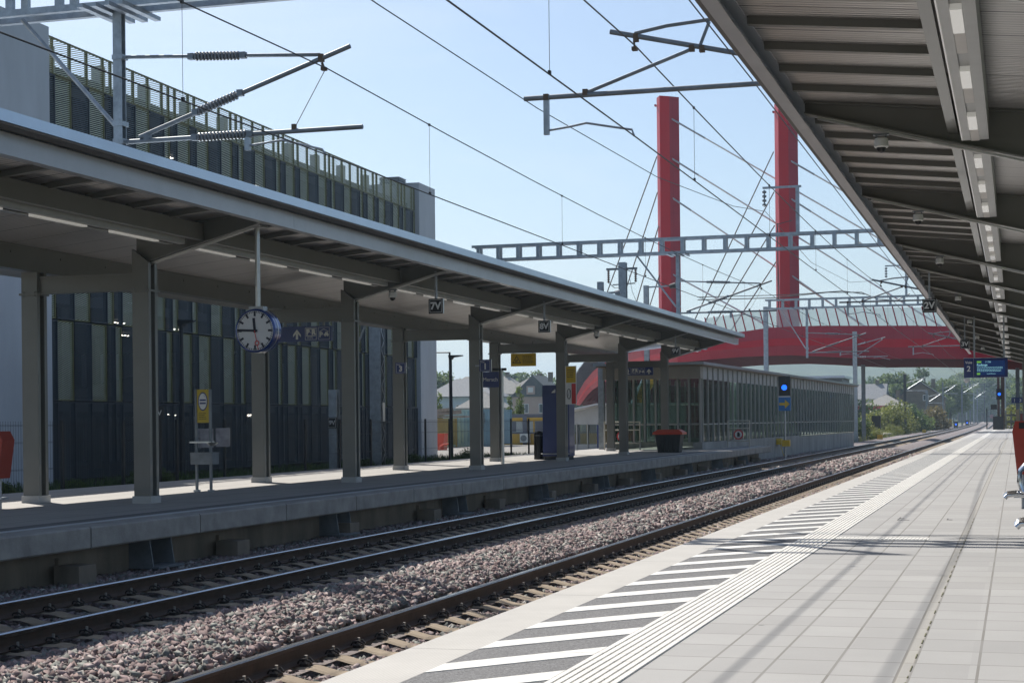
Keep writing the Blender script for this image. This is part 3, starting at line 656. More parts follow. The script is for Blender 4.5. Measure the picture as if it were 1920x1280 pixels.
def gantry(label, y, xl, xr, zb, left=True, right=True, tpost=None):
    r = root('catenary_gantry', label, 'gantry', (xl, y, 0), 'catenary gantries across the tracks')
    h, d = .66, .42; b = MB()
    for sy in (-1, 1):
        for z in (zb, zb+h-.1): b.bx(xl, xr, y+sy*d/2-.05, y+sy*d/2+.05, z, z+.10)
    x = xl+.2
    while x < xr-.2:
        for sy in (-1, 1): b.bx(x, x+.12, y+sy*d/2-.042, y+sy*d/2+.042, zb+.10, zb+h-.10)
        b.bar((x+.06, y-d/2+.04, zb+.115), (x+.46, y+d/2-.04, zb+.115), .06, .012)
        x += .85
    build('beam', b, galv, r)
    b = MB()
    for xm in (xl, xr):
        for s in (-1, 1): b.bx(xm-.14, xm+.14, y+s*.12-.012, y+s*.12+.012, -.4, zb+.2)
        b.bx(xm-.01, xm+.01, y-.108, y+.108, -.4, zb+.2)
        build('mast', b, galv, r); b = MB()
    if left:
        b = MB(); 
        for s in (-1, 1): b.bx(-12.93, -12.79, y+s*.06-.008, y+s*.06+.008, 5.75, zb+.06)
        b.bx(-12.87, -12.85, y-.052, y+.052, 5.75, zb+.06)
        for z in (7.36, 6.1, 6.36): b.box((-12.85, y, z), (.18, .17, .07))
        for dx in (-.32, -.1, .12, .34): b.box((-12.86+dx, y, zb-.02), (.10, 1.15, .06))
        build('drop_post', b, galv, r)
        build('brace', MB().tube([(-14.52, y, zb), (-12.95, y, 6.36)], .035, 8), galv, r, smooth=True)
        cant_left(r, y)
    if right:
        b = MB().bx(-2.37, -2.23, y-.06, y+.06, 6.2, zb+.06)
        build('drop_post', b, galv, r); cant_right(r, y)
    if tpost:
        for (xa, ht, arm) in tpost:
            b = MB().box((xa, y, zb+h+ht/2), (.14, .12, ht)).bar((xa-arm, y, zb+h+ht), (xa+.15, y, zb+h+ht), .10, .08)
            c = build('feeder_post', b, galv, r)
            i = MB(); ribbed(i, (xa-arm+.06, y, zb+h+ht-.08), (xa-arm+.06, y, zb+h+ht-.75), .025, .085, 4); build('insulator', i, insul, c, smooth=True)
    return r
gantry('large galvanised lattice gantry crossing overhead at the upper left, nearest the camera', 22.5, -22.5, 3.6, 8.06, tpost=[(-8.1, 1.9, 1.3)])
gantry('galvanised ladder beam gantry in the middle distance, in front of the red pylons', 66, -21.4, 3.6, 8.44, tpost=[(-8.1, 1.8, 1.35)])
gantry('distant galvanised gantry just above the red bridge railing', 109, -15.5, 3.6, 8.92, tpost=[(-6.6, 1.9, 1.3)])

sup = [-22, 22.5, 66, 109, 152, 200, 250, 300, 360]
def wire_run(name, xf, zf, rr, label, cat, sag, grp, n=8, s=sup, end=None):
    pts = []
    for a, b in zip(s[:-1], s[1:]):
        for k in range(n):
            t = k/n; y = a+(b-a)*t; pts.append((xf(y)+track_x(y), y, zf(y)-sag*4*t*(1-t)))
    pts.append((xf(s[-1])+track_x(s[-1]), s[-1], zf(s[-1])))
    return pts, thing(name, MB().tube(pts, rr, 6), wire, label, cat, grp)
def zig(x0, amp): return lambda y: x0+amp*math.cos(math.pi*(y-22.5)/43.5)
gw = 'overhead wires'
for x0, lab in ((-9.5, 'the far track'), (-4.97, 'the near track')):
    zg = zig(x0, .03)
    cp, _ = wire_run('contact_wire', zg, lambda y: 5.70, .0105, 'dark lower contact wire running above '+lab, 'wire', .02, gw)
    mp_, mo = wire_run('messenger_wire', zg, lambda y: 6.95, .0105, 'dark upper carrier wire with droppers running above '+lab, 'wire', .22, gw)
    for a, b in zip(sup[:6], sup[1:7]):
        nd = 5
        for k in range(nd):
            t = (k+.5)/nd; y = a+(b-a)*t; x = zg(y)+track_x(y); zt = 6.95-.22*4*t*(1-t)
            d = MB().tube([(x, y, 5.70), (x, y, zt)], .0035, 4).box((x, y, 5.715), (.03, .05, .04)).box((x, y, zt), (.03, .05, .04))
            build('dropper', d, wire, mo)
pts = [(-9.3, -20, 10.2), (-9.3, 0, 8.9), (-9.3, 12, 8.42), (-9.3, 24, 8.24), (-9.3, 33, 8.22), (-9.3, 45, 8.45), (-9.3, 57.8, 9.2), (-9.36, 66, 9.98)]
for a in range(24): pass
thing('feeder_wire', MB().tube(pts, .011, 6), wire, 'sagging dark feeder wire ending at the insulator on the middle gantry', 'wire', gw)
pts = [(-9.36, 66, 9.98), (-9.2, 80, 9.2), (-8.8, 95, 9.4), (-7.8, 109, 10.6)]
thing('feeder_wire', MB().tube(pts, .011, 6), wire, 'feeder wire swinging from the middle gantry to the distant gantry', 'wire', gw)
thing('feeder_wire', MB().tube([(-3.6, -10, 6.68), (-3.6, 24, 6.72), (-3.9, 66, 6.9), (-4.3, 109, 6.95)], .009, 6), wire, 'dark wire passing just beside the edge of the near canopy', 'wire', gw)

# bundle of cables on top of the distant gantry
thing('feeder_cable', MB().tube([(-20, 109.3, 9.72), (-15, 109.3, 9.70), (-11.5, 109.3, 9.95), (-9.4, 109.3, 9.88), (-8.4, 109.3, 9.4), (-7.2, 109.3, 9.3), (-6.4, 109.3, 9.7)], .03, 6).tube([(-20, 109.2, 9.9), (-14, 109.2, 9.86), (-10.6, 109.2, 10.0), (-9.2, 109.2, 9.75)], .025, 6), blackst, 'black cable bundle lying along the top of the distant gantry', 'cable')

def hmast(label, x, y, zt, z0=-.4, s=.26, m=galv, name='catenary_mast', grp=None, extra=None):
    r = root(name, label, 'mast', (x, y, z0), grp)
    b = MB()
    for q in (-1, 1): b.bx(x-s/2, x+s/2, y+q*s*.45-.012, y+q*s*.45+.012, z0, zt)
    b.bx(x-.01, x+.01, y-s*.45+.012, y+s*.45-.012, z0, zt); build('post', b, m, r)
    if extra: extra(r, x, y, zt)
    return r
def lamps_top(r, x, y, zt):
    b = MB().bar((x-.95, y, zt-.55), (x+.75, y, zt-.5), .07, .09); build('arm', b, galv, r)
    for s in (-1.0, .8): build('spotlight', MB().tube([(x+s-.1, y, zt-.56), (x+s+.12, y, zt-.5)], [.15, .12], 10), galvdark, r)
def switch_top(r, x, y, zt):
    b = MB().bar((x-.8, y, zt-.3), (x+.7, y, zt-.3), .08, .1).bar((x-.5, y, zt-1.05), (x+.6, y, zt-1.0), .05, .05).tube([(x-.75, y, zt-.9), (x-.4, y, zt-1.2), (x, y, zt-1.15)], .02, 5).tube([(x+.3, y, zt-.6), (x+.45, y, zt-1.4), (x+.7, y, zt-2.0)], .012, 5)
    build('switch_frame', b, galvdark, r)
    i = MB()
    for a_, b_ in (((x-.7, y, zt-.35), (x-.7, y, zt-.95)), ((x+.62, y, zt-.35), (x+.62, y, zt-.95)), ((x+.2, y, zt-2.2), (x+.8, y, zt-2.15))): build('insulator', ribbed(MB(), a_, b_, .03, .07, 6), insbrown, r, smooth=True)
hmast('grey mast with two floodlights rising behind the far canopy', -18.05, 74.3, 8.15, extra=lamps_top)
hmast('tall grey switch mast with insulators rising behind the far canopy', -17.85, 78, 9.35, extra=switch_top, s=.36)
hmast('grey mast with a single floodlight arm just left of the left red pylon', -19.3, 90, 9.2, extra=lambda r, x, y, zt: (build('arm', MB().bar((x, y, zt-.1), (x+1.5, y, zt-.05), .06, .08), galv, r), build('spotlight', MB().tube([(x+1.3, y, zt-.1), (x+1.65, y, zt-.03)], [.12, .16], 10), black, r), switch_top(r, x, y, zt-1.0)))
def ins_left(r, x, y, zt):
    build('arm', MB().tube([(x, y, zt-.9), (x-.25, y, zt-1.3), (x-1.1, y, zt-3.2)], .03, 6).box((x, y, zt-1.0), (.5, .3, .04)), galv, r)
    i = MB(); ribbed(i, (x+.3, y, zt-.7), (x+.62, y, zt-.45), .03, .08, 5); build('insulator', i, glassw, r, smooth=True)
def lattice(r, x, y, zt):
    b = MB(); z = .6
    while z < zt-.5: b.bar((x+.2, y-.14, z), (x+.2, y+.14, z+.3), .012, .04); b.bar((x+.2, y+.14, z+.3), (x+.2, y-.14, z+.6), .012, .04); z += .6
    build('lacing', b, galv, r); build('warning_plate', MB().bx(x+.215, x+.225, y-.1, y+.1, 1.9, 2.5), white, r); ins_left(r, x, y, zt)
hmast('broad galvanised lattice mast behind the far platform fence near the number 3 sign', -19.72, 50.6, 6.6, .1, .38, galv, extra=lattice)
hmast('short galvanised post carrying a black 9V plate behind the far platform', -19.5, 46.5, 2.85, .1, .26, galv, 'sign_post', extra=lambda r, x, y, zt: (build('plate', MB().bx(x-.14, x+.15, y-.2, y-.17, 1.7, 2.03), signblk, r), build('border', frame_mb(x+.005, y-.2, 1.865, .25, .28, .008), white, r), text('9V', .18, (x+.005, y-.204, 1.865), white, r, bold=.003)))
hmast('small black sign plate with V on the fence by the second column', -18.9, 34.7, 2.2, .1, .06, blackst, 'sign_post', extra=lambda r, x, y, zt: (build('plate', MB().bx(x-.15, x+.15, y-.06, y-.04, 1.97, 2.27), signblk, r), text('4V', .18, (x, y-.063, 2.12), white, r)))

# ------------------------------------------------------------------ car park with expanded metal screen
def carpark():
    P0 = Vector((-25.44, 40.35, 0)); d = Vector((-.0326, .9995, 0)); nrm = Vector((.9995, .0326, 0))
    W = lambda u, v, z: tuple(P0+d*u+nrm*v+Vector((0, 0, z)))
    def ubox(mb, u0, u1, v0, v1, z0, z1):
        return mb.hexa([W(u0, v1, z0), W(u1, v1, z0), W(u1, v0, z0), W(u0, v0, z0)], [W(u0, v1, z1), W(u1, v1, z1), W(u1, v0, z1), W(u0, v0, z1)])
    r = root('car_park', 'multi storey car park wrapped in dark and yellow green metal mesh between concrete end walls', 'building', W(16, -8, 0))
    b = MB(); ubox(b, -14, 0, -18, .22, 0, 12.75); e = build('end_wall', b, concwall, r)
    b = MB(); ubox(b, 32.55, 35.0, -18, .25, 0, 12.9); build('end_wall', b, concwall, r)
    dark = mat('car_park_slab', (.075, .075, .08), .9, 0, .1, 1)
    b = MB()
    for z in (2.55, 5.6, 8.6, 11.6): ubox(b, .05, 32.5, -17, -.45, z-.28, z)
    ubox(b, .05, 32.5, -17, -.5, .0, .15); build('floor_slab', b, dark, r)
    b = MB(); ubox(b, .05, 32.5, -17.4, -17.05, 0, 11.6); build('rear_sun_block_wall', b, dark, r)  # solid dark wall added to keep sun out of the deep interior
    b = MB()
    for u in np.arange(3, 32, 5.4):
        for v in (-1.2, -9): ubox(b, u, u+.4, v-.4, v, .15, 11.55)
    b.hexa([W(8, -2.2, 2.5), W(30, -2.2, 5.3), W(30, -5, 5.3), W(8, -5, 2.5)], [W(8, -2.2, 2.8), W(30, -2.2, 5.6), W(30, -5, 5.6), W(8, -5, 2.8)])
    b.hexa([W(6, -2.2, 5.5), W(28, -2.2, 8.3), W(28, -5, 8.3), W(6, -5, 5.5)], [W(6, -2.2, 5.8), W(28, -2.2, 8.6), W(28, -5, 8.6), W(6, -5, 5.8)])
    build('ramp_and_column', b, dark, r)
    b = MB()
    pm = mat('pale_parapet_post', (.33, .34, .33), .7, 0, .1, 2); build('upstand', ubox(MB(), .05, 32.5, -.5, -.3, 11.61, 11.95), dark, r)
    for u in np.arange(.9, 32, 2.9): build('parapet_post', ubox(MB(), u, u+.3, -.6, -.3, 11.6, 12.5), pm, r)
    lm = mat('lit_tube_lamp', (.8, .8, .75), .4, 0, .02, 2, emit=((1, .93, .8), 3.))
    rr = random.Random(3)
    for z in (2.2, 5.2, 8.2, 11.2):
        for u in np.arange(1.5, 31.5, 3.6):
            b = MB(); uu = u+rr.uniform(-.6, .6); v = rr.choice((-2.5, -4.2, -6)); ubox(b, uu, uu+.7, v, v+.05, z, z+.035); build('tube_lamp', b, lm, r)
    def mesh_mat(name, col, fill, pitch, sl):
        m = mat(name, col, .5, .25, .12, 3)
        n = m.node_tree; bs = n.nodes['Principled BSDF']; out = n.nodes['Material Output']
        c = op(n, 'SUBTRACT', axis(n, 2), op(n, 'MULTIPLY', axis(n, 1), sl))
        f = op(n, 'LESS_THAN', op(n, 'MODULO', op(n, 'ADD', c, 1000*pitch), pitch), pitch*fill)
        t = n.nodes.new('ShaderNodeBsdfTransparent'); mx = n.nodes.new('ShaderNodeMixShader')
        n.links.new(f, mx.inputs[0]); n.links.new(t.outputs[0], mx.inputs[1]); n.links.new(bs.outputs[0], mx.inputs[2]); n.links.new(mx.outputs[0], out.inputs[0])
        return m
    ym = mesh_mat('yellow_green_mesh', (.46, .49, .38),   .44, .06, .30); bm_ = mesh_mat('dark_blue_mesh', (.055, .075, .095), .50, .06, .30)
    yf = mat('yellow_panel_frame', (.17, .165, .07), .5, .2, .1, 3); bf = mat('dark_panel_frame', (.045, .055, .07), .5, .3, .1, 3)
    widths = [.46, .95, .95, .95, .46, .46, .95, .95, .95, .46, .46, .95]
    rows = [(.36, 2.52, 0), (2.56, 4.78, 1), (4.82, 8.16, 0), (8.2, 11.54, 1), (11.58, 12.6, 0)]
    lst = []
    u = .03; k = 0
    while u < 32.4:
        wd = min(widths[k % 12], 32.45-u)
        for (za, zb, odd) in rows:
            yl = ((k+odd) % 2 == 0 and za > 1) or za > 11
            lst.append((u, u+wd, za, zb, yl))
        u += wd; k += 1
    lst.sort(key=lambda q: -(q[1]-q[0])*(q[3]-q[2])/(30+q[0])**2)
    rest = MB()
    for i, (ua, ub, za, zb, yl) in enumerate(lst):
        mb = MB() if i < 98 else rest
        v = .04+.1*(.0 if yl else 1)*.5
        mb.mat(0 if yl else 2); mb.quad(W(ua+.02, v, za), W(ub-.02, v, za), W(ub-.02, v, zb), W(ua+.02, v, zb))
        mb.mat(1 if yl else 3); ubox(mb, ub-.045, ub-.005, -.02, v+.03, za, zb); ubox(mb, ua+.005, ub-.045, -.02, v+.02, zb-.035, zb); ubox(mb, ua+.005, ub-.045, -.02, v+.02, za, za+.035)
        if yl: ubox(mb, ua+.005, ua+.02, -.02, v+.02, za+.035, zb-.035)
        if i < 98: build('mesh_panel', mb, [ym, yf, bm_, bf], r)
    q = build('remaining_mesh_panels', rest, [ym, yf, bm_, bf], r); q['kind'] = 'stuff'
    b = MB(); ubox(b, 31.6, 32.4, -1.2, -.45, 11.6, 12.7)
    for k in range(4): ubox(b, 31.5, 32.5, -1.3, -.35, 12.72+k*.09, 12.78+k*.09)
    ubox(b, 31.7, 32.3, -1.1, -.55, 12.7, 13.05); build('roof_vent', b, galvdark, r)
carpark()

# fence behind the far platform
fr = root('wire_fence', 'dark wire mesh fence on slim posts behind the far platform', 'fence', (-19.3, 40, .1))
b = MB()
for z in (.35, .37, .95, .97, 1.5, 1.52, 1.85, 1.87): b.bx(-19.303, -19.297, 18, 72, z, z+.006)
y = 18.
while y < 72: b.bx(-19.302, -19.298, y, y+.005, .3, 1.95); y += .09
build('wire_panel', b, blackst, fr)
for y in np.arange(18.6, 72.5, 2.53): build('post', MB().bx(-19.34, -19.28, y-.03, y+.03, .1, 1.97), blackst, fr)

# ------------------------------------------------------------------ things on the far platform
r = root('smoking_point', 'yellow smoking area sign on two steel posts with an ashtray and a bin', 'smoking point', (-15.2, 29.4, PZ))
xa, xb, y = -15.16, -14.86, 29.3
for x in (xa, xb): build('post', MB().bx(x-.022, x+.022, y-.022, y+.022, PZ, 2.52), galvdark, r)
build('board', MB().bx(xa+.024, xb-.024, y-.012, y+.012, 1.88, 2.52), mat('mustard_enamel', (.52, .38, .03), .5, 0, .05, 2), r)
b = MB(); cx, cz = (xa+xb)/2, 2.29
b.mat(0).prism([(cx+.10*math.cos(t), cz+.18*math.sin(t)) for t in np.linspace(0, 2*math.pi, 29)[:-1]], y-.016, y-.013); b.mat(1).prism([(cx+.083*math.cos(t), cz+.155*math.sin(t)) for t in np.linspace(0, 2*math.pi, 29)[:-1]], y-.019, y-.016)
b.mat(0).bx(cx-.065, cx+.065, y-.022, y-.019, cz+.01, cz+.04).bx(cx-.065, cx+.065, y-.022, y-.019, cz-.05, cz-.02).bar((cx+.02, y-.021, cz+.12), (cx+.06, y-.021, cz+.08), .003, .012, (0, 1, 0)); build('symbol', b, [navy, white], r)
build('printed_lines', bars(MB(), cx-.09, cx+.1, y-.013, 2.06, 4, .035, .012, 9), blackst, r)
build('ashtray', MB().bx(xa-.09, xb+.02, y-.12, y+.12, 1.49, 1.52).tube([(xb+.03, y, 1.50), (xb+.03, y, 1.44)], [.12, .05], 12), steel, r)
build('litter_box', MB().bx(xa-.06, xb+.10, y-.14, y+.14, 1.08, 1.28).bx(xa-.07, xb+.11, y-.15, y+.15, 1.283, 1.31), galvdark, r)
for x in (xa, xb): build('foot', MB().box((x, y, PZ+.02), (.1, .1, .04)), galv, r)
r = thing('poster', MB().bx(-19.42, -18.95, 37.5, 37.52, 1.28, 1.75).bx(-18.88, -18.5, 37.5, 37.52, 1.3, 1.76), mat('crumpled_film', (.34, .33, .36), .2, 0, .4, 4), 'crumpled pale plastic sheets tied to the fence behind the smoking sign', 'poster')

def paperbin(label, x, y, z0, mir=1, hh=1.2):
    r = root('litter_bin', label, 'litter bin', (x, y, z0))
    m = MB().prism([(x-.20, z0+.48), (x+.14, z0+.48), (x+.23, z0+1.08), (x+.15, z0+1.22), (x-.22, z0+1.22), (x-.26, z0+1.08)], y-.17, y+.17)
    build('body', m, orangebin, r)
    o = MB().prism([(x-.17, z0+1.115), (x+.165, z0+1.115), (x+.12, z0+1.20), (x-.17, z0+1.20)], y-.176, y-.172); build('opening', o, black, r)
    s = MB().prism([(x-.05, z0+.82), (x+.01, z0+.82), (x+.03, z0+.93), (x-.03, z0+.90)], y-.174, y-.171).prism([(x+.0, z0+.94), (x+.05, z0+.92), (x+.06, z0+1.02), (x+.03, z0+1.03)], y-.174, y-.171); build('litter_symbol', s, black, r)
    p = MB()
    for s_ in (-.12, .07): p.tube([(x+s_, y, z0), (x+s_, y, z0+.48)], .025, 8)
    p.bx(x-.25, x+.16, y-.10, y+.10, z0+.15, z0+.18); build('stand', p, galv, r); return r
paperbin('orange litter bin with black opening cut by the left edge of the far platform', -15.40, 23.0, PZ)
r = root('cabinet', 'tall dark blue cabinet between two columns on the far platform', 'cabinet', (-14.75, 55, PZ))
b = MB().bx(-15.32, -14.39, 54.6, 55.3, PZ+.12, 3.06); build('body', b, navy, r); build('plinth', MB().bx(-15.29, -14.42, 54.63, 55.27, PZ, PZ+.12), blackst, r)
build('rail', MB().tube([(-15.37, 54.55, PZ+.2), (-14.32, 54.55, PZ+.2)], .018, 6), galv, r); build('lamp', MB().prism([(-14.98, 2.8), (-14.86, 2.8), (-14.86, 2.92)], 54.5, 54.6), white, r)
r = root('ticket_validator', 'black rounded pillar standing left of the blue cabinet', 'pillar', (-15.57, 55, PZ))
build('body', MB().tube([(-15.57, 55, PZ), (-15.57, 55, 1.40), (-15.57, 55, 1.48), (-15.57, 55, 1.52)], [.17, .17, .13, .05], 20), black, r, smooth=True)
build('band', MB().tube([(-15.57, 55, 1.36), (-15.57, 55, 1.375)], .173, 20), steel, r)
# grit bin
r = root('grit_bin', 'dark grit bin with orange red lid near the end of the far platform', 'grit bin', (-13.36, 66.2, PZ))
x, y, z = -13.30, 66.2, PZ
def tub(mb, w0, d0, w1, d1, z0, z1): return mb.hexa([(x-w0, y-d0, z0), (x+w0, y-d0, z0), (x+w0, y+d0, z0), (x-w0, y+d0, z0)], [(x-w1, y-d1, z1), (x+w1, y-d1, z1), (x+w1, y+d1, z1), (x-w1, y+d1, z1)])
b = tub(MB(), .42, .32, .52, .40, z, z+.72)
for k in range(5): b.box((x-.3+k*.15, y-.36, z+.35), (.03, .08, .6))
build('body', b, mat('dark_green_plastic', (.018, .022, .022), .5, 0, .1, 3), r)
b = tub(tub(MB(), .60, .47, .60, .47, z+.72, z+.80), .60, .47, .42, .30, z+.80, z+.92); build('lid', b, orange, r)
# ------------------------------------------------------------------ glass pavilion over the underpass stairs
glassm = mat('greenish_glazing', (.02, .03, .027), .03, 0, .1, 1, spec=1.)
def seethrough(m, f):
    n = m.node_tree; out = n.nodes['Material Output']; b = n.nodes['Principled BSDF']
    t = n.nodes.new('ShaderNodeBsdfTransparent'); t.inputs[0].default_value = (.78, .86, .82, 1); mx = n.nodes.new('ShaderNodeMixShader'); mx.inputs[0].default_value = f
    n.links.new(t.outputs[0], mx.inputs[1]); n.links.new(b.outputs[0], mx.inputs[2]); n.links.new(mx.outputs[0], out.inputs[0]); return m
seethrough(glassm, .40)
glasse = seethrough(mat('clear_end_glazing', (.03, .04, .037), .03, 0, .1, 1, spec=1.), .14)
mull = mat('pavilion_mullion', (.36, .365, .35), .5, .2, .08, 3)
panelg = mat('grey_fascia_panel', (.40, .41, .415), .5, .1, .08, 2)
A = Vector((-13.3, 73.2, 0)); Bv = Vector((-11.65, 127, 0)); D = (Bv-A).normalized(); N = Vector((D.y, -D.x, 0)); LN = (Bv-A).length
Wp = lambda s, v, z: tuple(A+D*s+N*v+Vector((0, 0, z)))
def pbox(mb, s0, s1, v0, v1, z0, z1): return mb.hexa([Wp(s0, v1, z0), Wp(s0, v0, z0), Wp(s1, v0, z0), Wp(s1, v1, z0)], [Wp(s0, v1, z1), Wp(s0, v0, z1), Wp(s1, v0, z1), Wp(s1, v1, z1)])
r = root('glass_pavilion', 'long glazed pavilion with flat roof beyond the end of the far platform', 'pavilion', Wp(20, -2, 0))
b = MB(); pbox(b, -.3, 27, -.3, .12, -.45, .86); pbox(b, 27.02, LN, -.3, .04, -.45, .80); pbox(b, -.3, LN, -4.2, -3.9, -.45, .86)
build('plinth', b, mat('stained_plinth_concrete', (.36, .35, .33), .9, 0, .3, 1.1, .3, 20, stretch=(1, 1, .4)), r)
b = MB(); pbox(b, .05, 27, -.02, .02, .86, 3.62); pbox(b, 27, LN-.05, -.02, .02, .80, 3.62); build('glazing', b, glassm, r); b = MB(); pbox(b, .1, LN-.05, -4.07, -4.03, .86, 3.62); build('rear_glazing', b, glasse, r)
b = MB(); pbox(b, 0, LN, -.02, .05, 3.64, 4.22); build('fascia', b, panelg, r)
b = MB(); n = 46
for k in range(n+1):
    s = k*LN/n; pbox(b, s-.035, s+.035, .021, .11, .862, 4.2); pbox(b, s-.035, s+.035, -4.12, -4.071, .862, 3.9)
pbox(b, 0, LN, .021, .06, 1.62, 1.68); build('mullion', b, mull, r)
b = MB(); pbox(b, -1.1, LN+.8, -4.6, .38, 4.25, 4.36); build('roof', b, trimm, r)
b = MB(); pbox(b, -1.0, LN+.7, -4.5, .3, 4.19, 4.248); build('roof_soffit', b, mat('timber_soffit', (.22, .17, .13), .7, 0, .1, 4), r)
b = MB()
for v in (-.6, -1.4, -2.2, -3.0, -3.8): pbox(b, .1, LN-.1, v, v+.02, 3.7, 4.18)
# the near end: deep vertical fins with glass between
fins = MB(); gl = MB()
for k in range(9):
    v = -4.0+k*.5; pbox(fins, -.22, .06, v-.035, v+.035, .86, 3.66)
pbox(fins, -.12, -.02, -4.0, 0, 1.62, 1.70); build('fin', fins, mull, r)
pbox(gl, -.09, -.06, -4.0, 0, .87, 3.64); build('end_glazing', gl, glasse, r)
b = MB(); pbox(b, .1, LN-.1, -3.88, -.31, -.1, .2); build('floor', b, conc, r)
b = MB(); pbox(b, -.6, -.02, -4.3, .12, 3.66, 4.18); build('end_fascia', b, mat('beige_fascia', (.30, .285, .25), .6, 0, .08, 2), r)

# barriers with round no entry hand signs
def gate(label, x0, x1, y, z0):
    r = root('barrier_gate', label, 'barrier', ((x0+x1)/2, y, z0)); w_ = mat('cream_tube_paint', (.52, .49, .42), .5, 0, .05, 3) if 'cream_tube_paint' not in bpy.data.materials else bpy.data.materials['cream_tube_paint']
    b = MB()
    for x in (x0, x1): b.tube([(x, y, z0), (x, y, z0+1.25)], .03, 8)
    for z in (1.23, .88, .3): b.tube([(x0, y, z0+z), (x1, y, z0+z)], .028, 8)
    build('frame', b, w_, r); cx = (x0+x1)/2; cz = z0+.60
    b = MB().mat(0).tube([(cx, y-.06, cz), (cx, y-.05, cz)], .23, 24).mat(1).tube([(cx, y-.064, cz), (cx, y-.061, cz)], .165, 24)
    b.mat(2).prism([(cx-.06, cz-.10), (cx+.06, cz-.10), (cx+.07, cz), (cx+.085, cz+.06), (cx+.05, cz+.04), (cx+.045, cz+.11), (cx-.05, cz+.11), (cx-.06, cz)], y-.068, y-.065)
    build('round_sign', b, [red, white, black], r); return r
gate('cream tube barrier with round red hand sign behind the second last column', -17.5, -15.9, 72.5, PZ)
gate('tube barrier with round red hand sign in front of the glass pavilion', -12.75, -11.75, 77, PZ)

# signal with blue lamp
bluem = mat('blue_lamp', (.05, .2, .9), .3, 0, .02, 2, emit=((.01, .13, 1.), 1.35))
def bluesignal(label, x, y, z0, zc, w_=.5, arrow=True):
    r = root('track_signal', label, 'signal', (x, y, z0))
    build('post', MB().tube([(x, y, z0), (x, y, zc-.4)], .055, 10), galv, r)
    build('head', MB().bx(x-w_*.55, x+w_*.55, y-.10, y+.12, zc-.42, zc+.52), black, r)
    build('lamp', MB().tube([(x, y-.125, zc-.02), (x, y-.104, zc-.02)], w_*.26, 20), bluem, r)
    build('dark_lamp', MB().tube([(x, y-.13, zc+.33), (x, y-.104, zc+.33)], w_*.16, 12), signblk, r)
    if arrow:
        bl = mat('blue_sign_enamel', (.02, .16, .42), .5, 0, .03, 2)
        build('board', MB().bx(x-w_*.55, x+w_*.58, y-.10, y+.02, zc-1.12, zc-.48), bl, r)
        a = MB().prism([(x-.24, zc-.86), (x+.02, zc-.86), (x+.02, zc-.74), (x-.24, zc-.74)], y-.106, y-.102).prism([(x+.02, zc-1.02), (x+.25, zc-.80), (x+.02, zc-.58)], y-.107, y-.102); build('arrow', a, yellow, r)
        build('number_plate', MB().bx(x-.27, x+.27, y-.103, y-.05, zc-.475, zc-.425), white, r)
    return r
r = bluesignal('signal with blue lamp and yellow arrow on a post before the glass pavilion', -10.52, 80, -.3, 3.35)
build('junction_box', MB().bx(-10.66, -10.28, 79.8, 80.1, .55, .85), yellow, r)
thing('junction_box', MB().prism([(92, .45), (92.6, .45), (92.6, .7), (92.5, .78), (92.1, .78), (92, .7)], -12.58, -12.30, 'yz').tube([(-12.4, 92.3, .45), (-12.3, 92.3, .1), (-12.2, 92.5, -.3)], .02, 6), yellow, 'yellow junction box with cables on the pavilion plinth', 'junction box')

# ------------------------------------------------------------------ shelter hall and yard clutter behind the platform
r = root('shelter', 'low grey shelter with sloping metal roof left of the glass pavilion', 'shelter', (-21, 93, .1))
build('roof', MB().prism([(-24.9, 2.22), (-22.3, 2.72), (-17.2, 2.72), (-17.2, 2.80), (-22.3, 2.82), (-24.95, 2.32)], 90.6, 98), mat('standing_seam_roof', (.46, .48, .50), .4, .4, .08, 3), r)
build('wall', MB().prism([(-24.3, 1.65), (-22.2, 1.65), (-22.2, 2.66), (-22.35, 2.66), (-24.3, 2.28)], 91.2, 91.5).bx(-22.195, -17.5, 91.2, 91.5, 1.65, 2.66).bx(-24.3, -17.5, 91.21, 91.45, .1, .55), panelg, r)
b = MB()
for x in np.arange(-24.25, -17.4, .62): b.bx(x, x+.06, 91.15, 91.4, .1, 1.7)
build('mullion', b, mull, r); build('glazing', MB().bx(-24.2, -17.55, 91.28, 91.32, .55, 1.65), glassm, r)
build('door', MB().bx(-22.42, -21.98, 91.1, 91.14, .1, 1.62), navy, r)
build('yellow_panel', MB().bx(-21.6, -21.2, 91.5, 91.52, .5, 1.64).bx(-18.6, -18.2, 91.5, 91.52, .5, 1.64), yellow, r)
b = MB().bx(-20.9, -19.6, 96, 97.6, .1, 1.8); thing('parked_van', MB().prism([(-20.9, .4), (-18.9, .4), (-18.9, 1.1), (-19.3, 1.2), (-19.6, 1.75), (-20.9, 1.8)], 95.0, 96.6).tube([(-20.5, 94.95, .4), (-20.5, 96.65, .4)], .3, 12).tube([(-19.2, 94.95, .4), (-19.2, 96.65, .4)], .3, 12), red, 'red vehicle seen through the glass of the grey shelter', 'van')
thing('grit_bin', MB().hexa([(-18.05, 83, .2), (-17.0, 83, .2), (-17.0, 83.7, .2), (-18.05, 83.7, .2)], [(-18.15, 82.9, .85), (-16.9, 82.9, .85), (-16.9, 83.8, .85), (-18.15, 83.8, .85)]).hexa([(-18.2, 82.85, .855), (-16.85, 82.85, .855), (-16.85, 83.85, .855), (-18.2, 83.85, .855)], [(-18.0, 83, 1.03), (-17.05, 83, 1.03), (-17.05, 83.7, 1.03), (-18.0, 83.7, 1.03)]), mat('mid_grey_plastic', (.13, .14, .15), .6, 0, .1, 3), 'small grey plastic chest between the shelter and the glass pavilion', 'chest')
r = root('excavator', 'yellow excavator boom poking up behind the grey shelter roof', 'excavator', (-22.5, 100, .1))
ym = mat('machine_yellow', (.60, .33, .03), .5, 0, .12, 3)
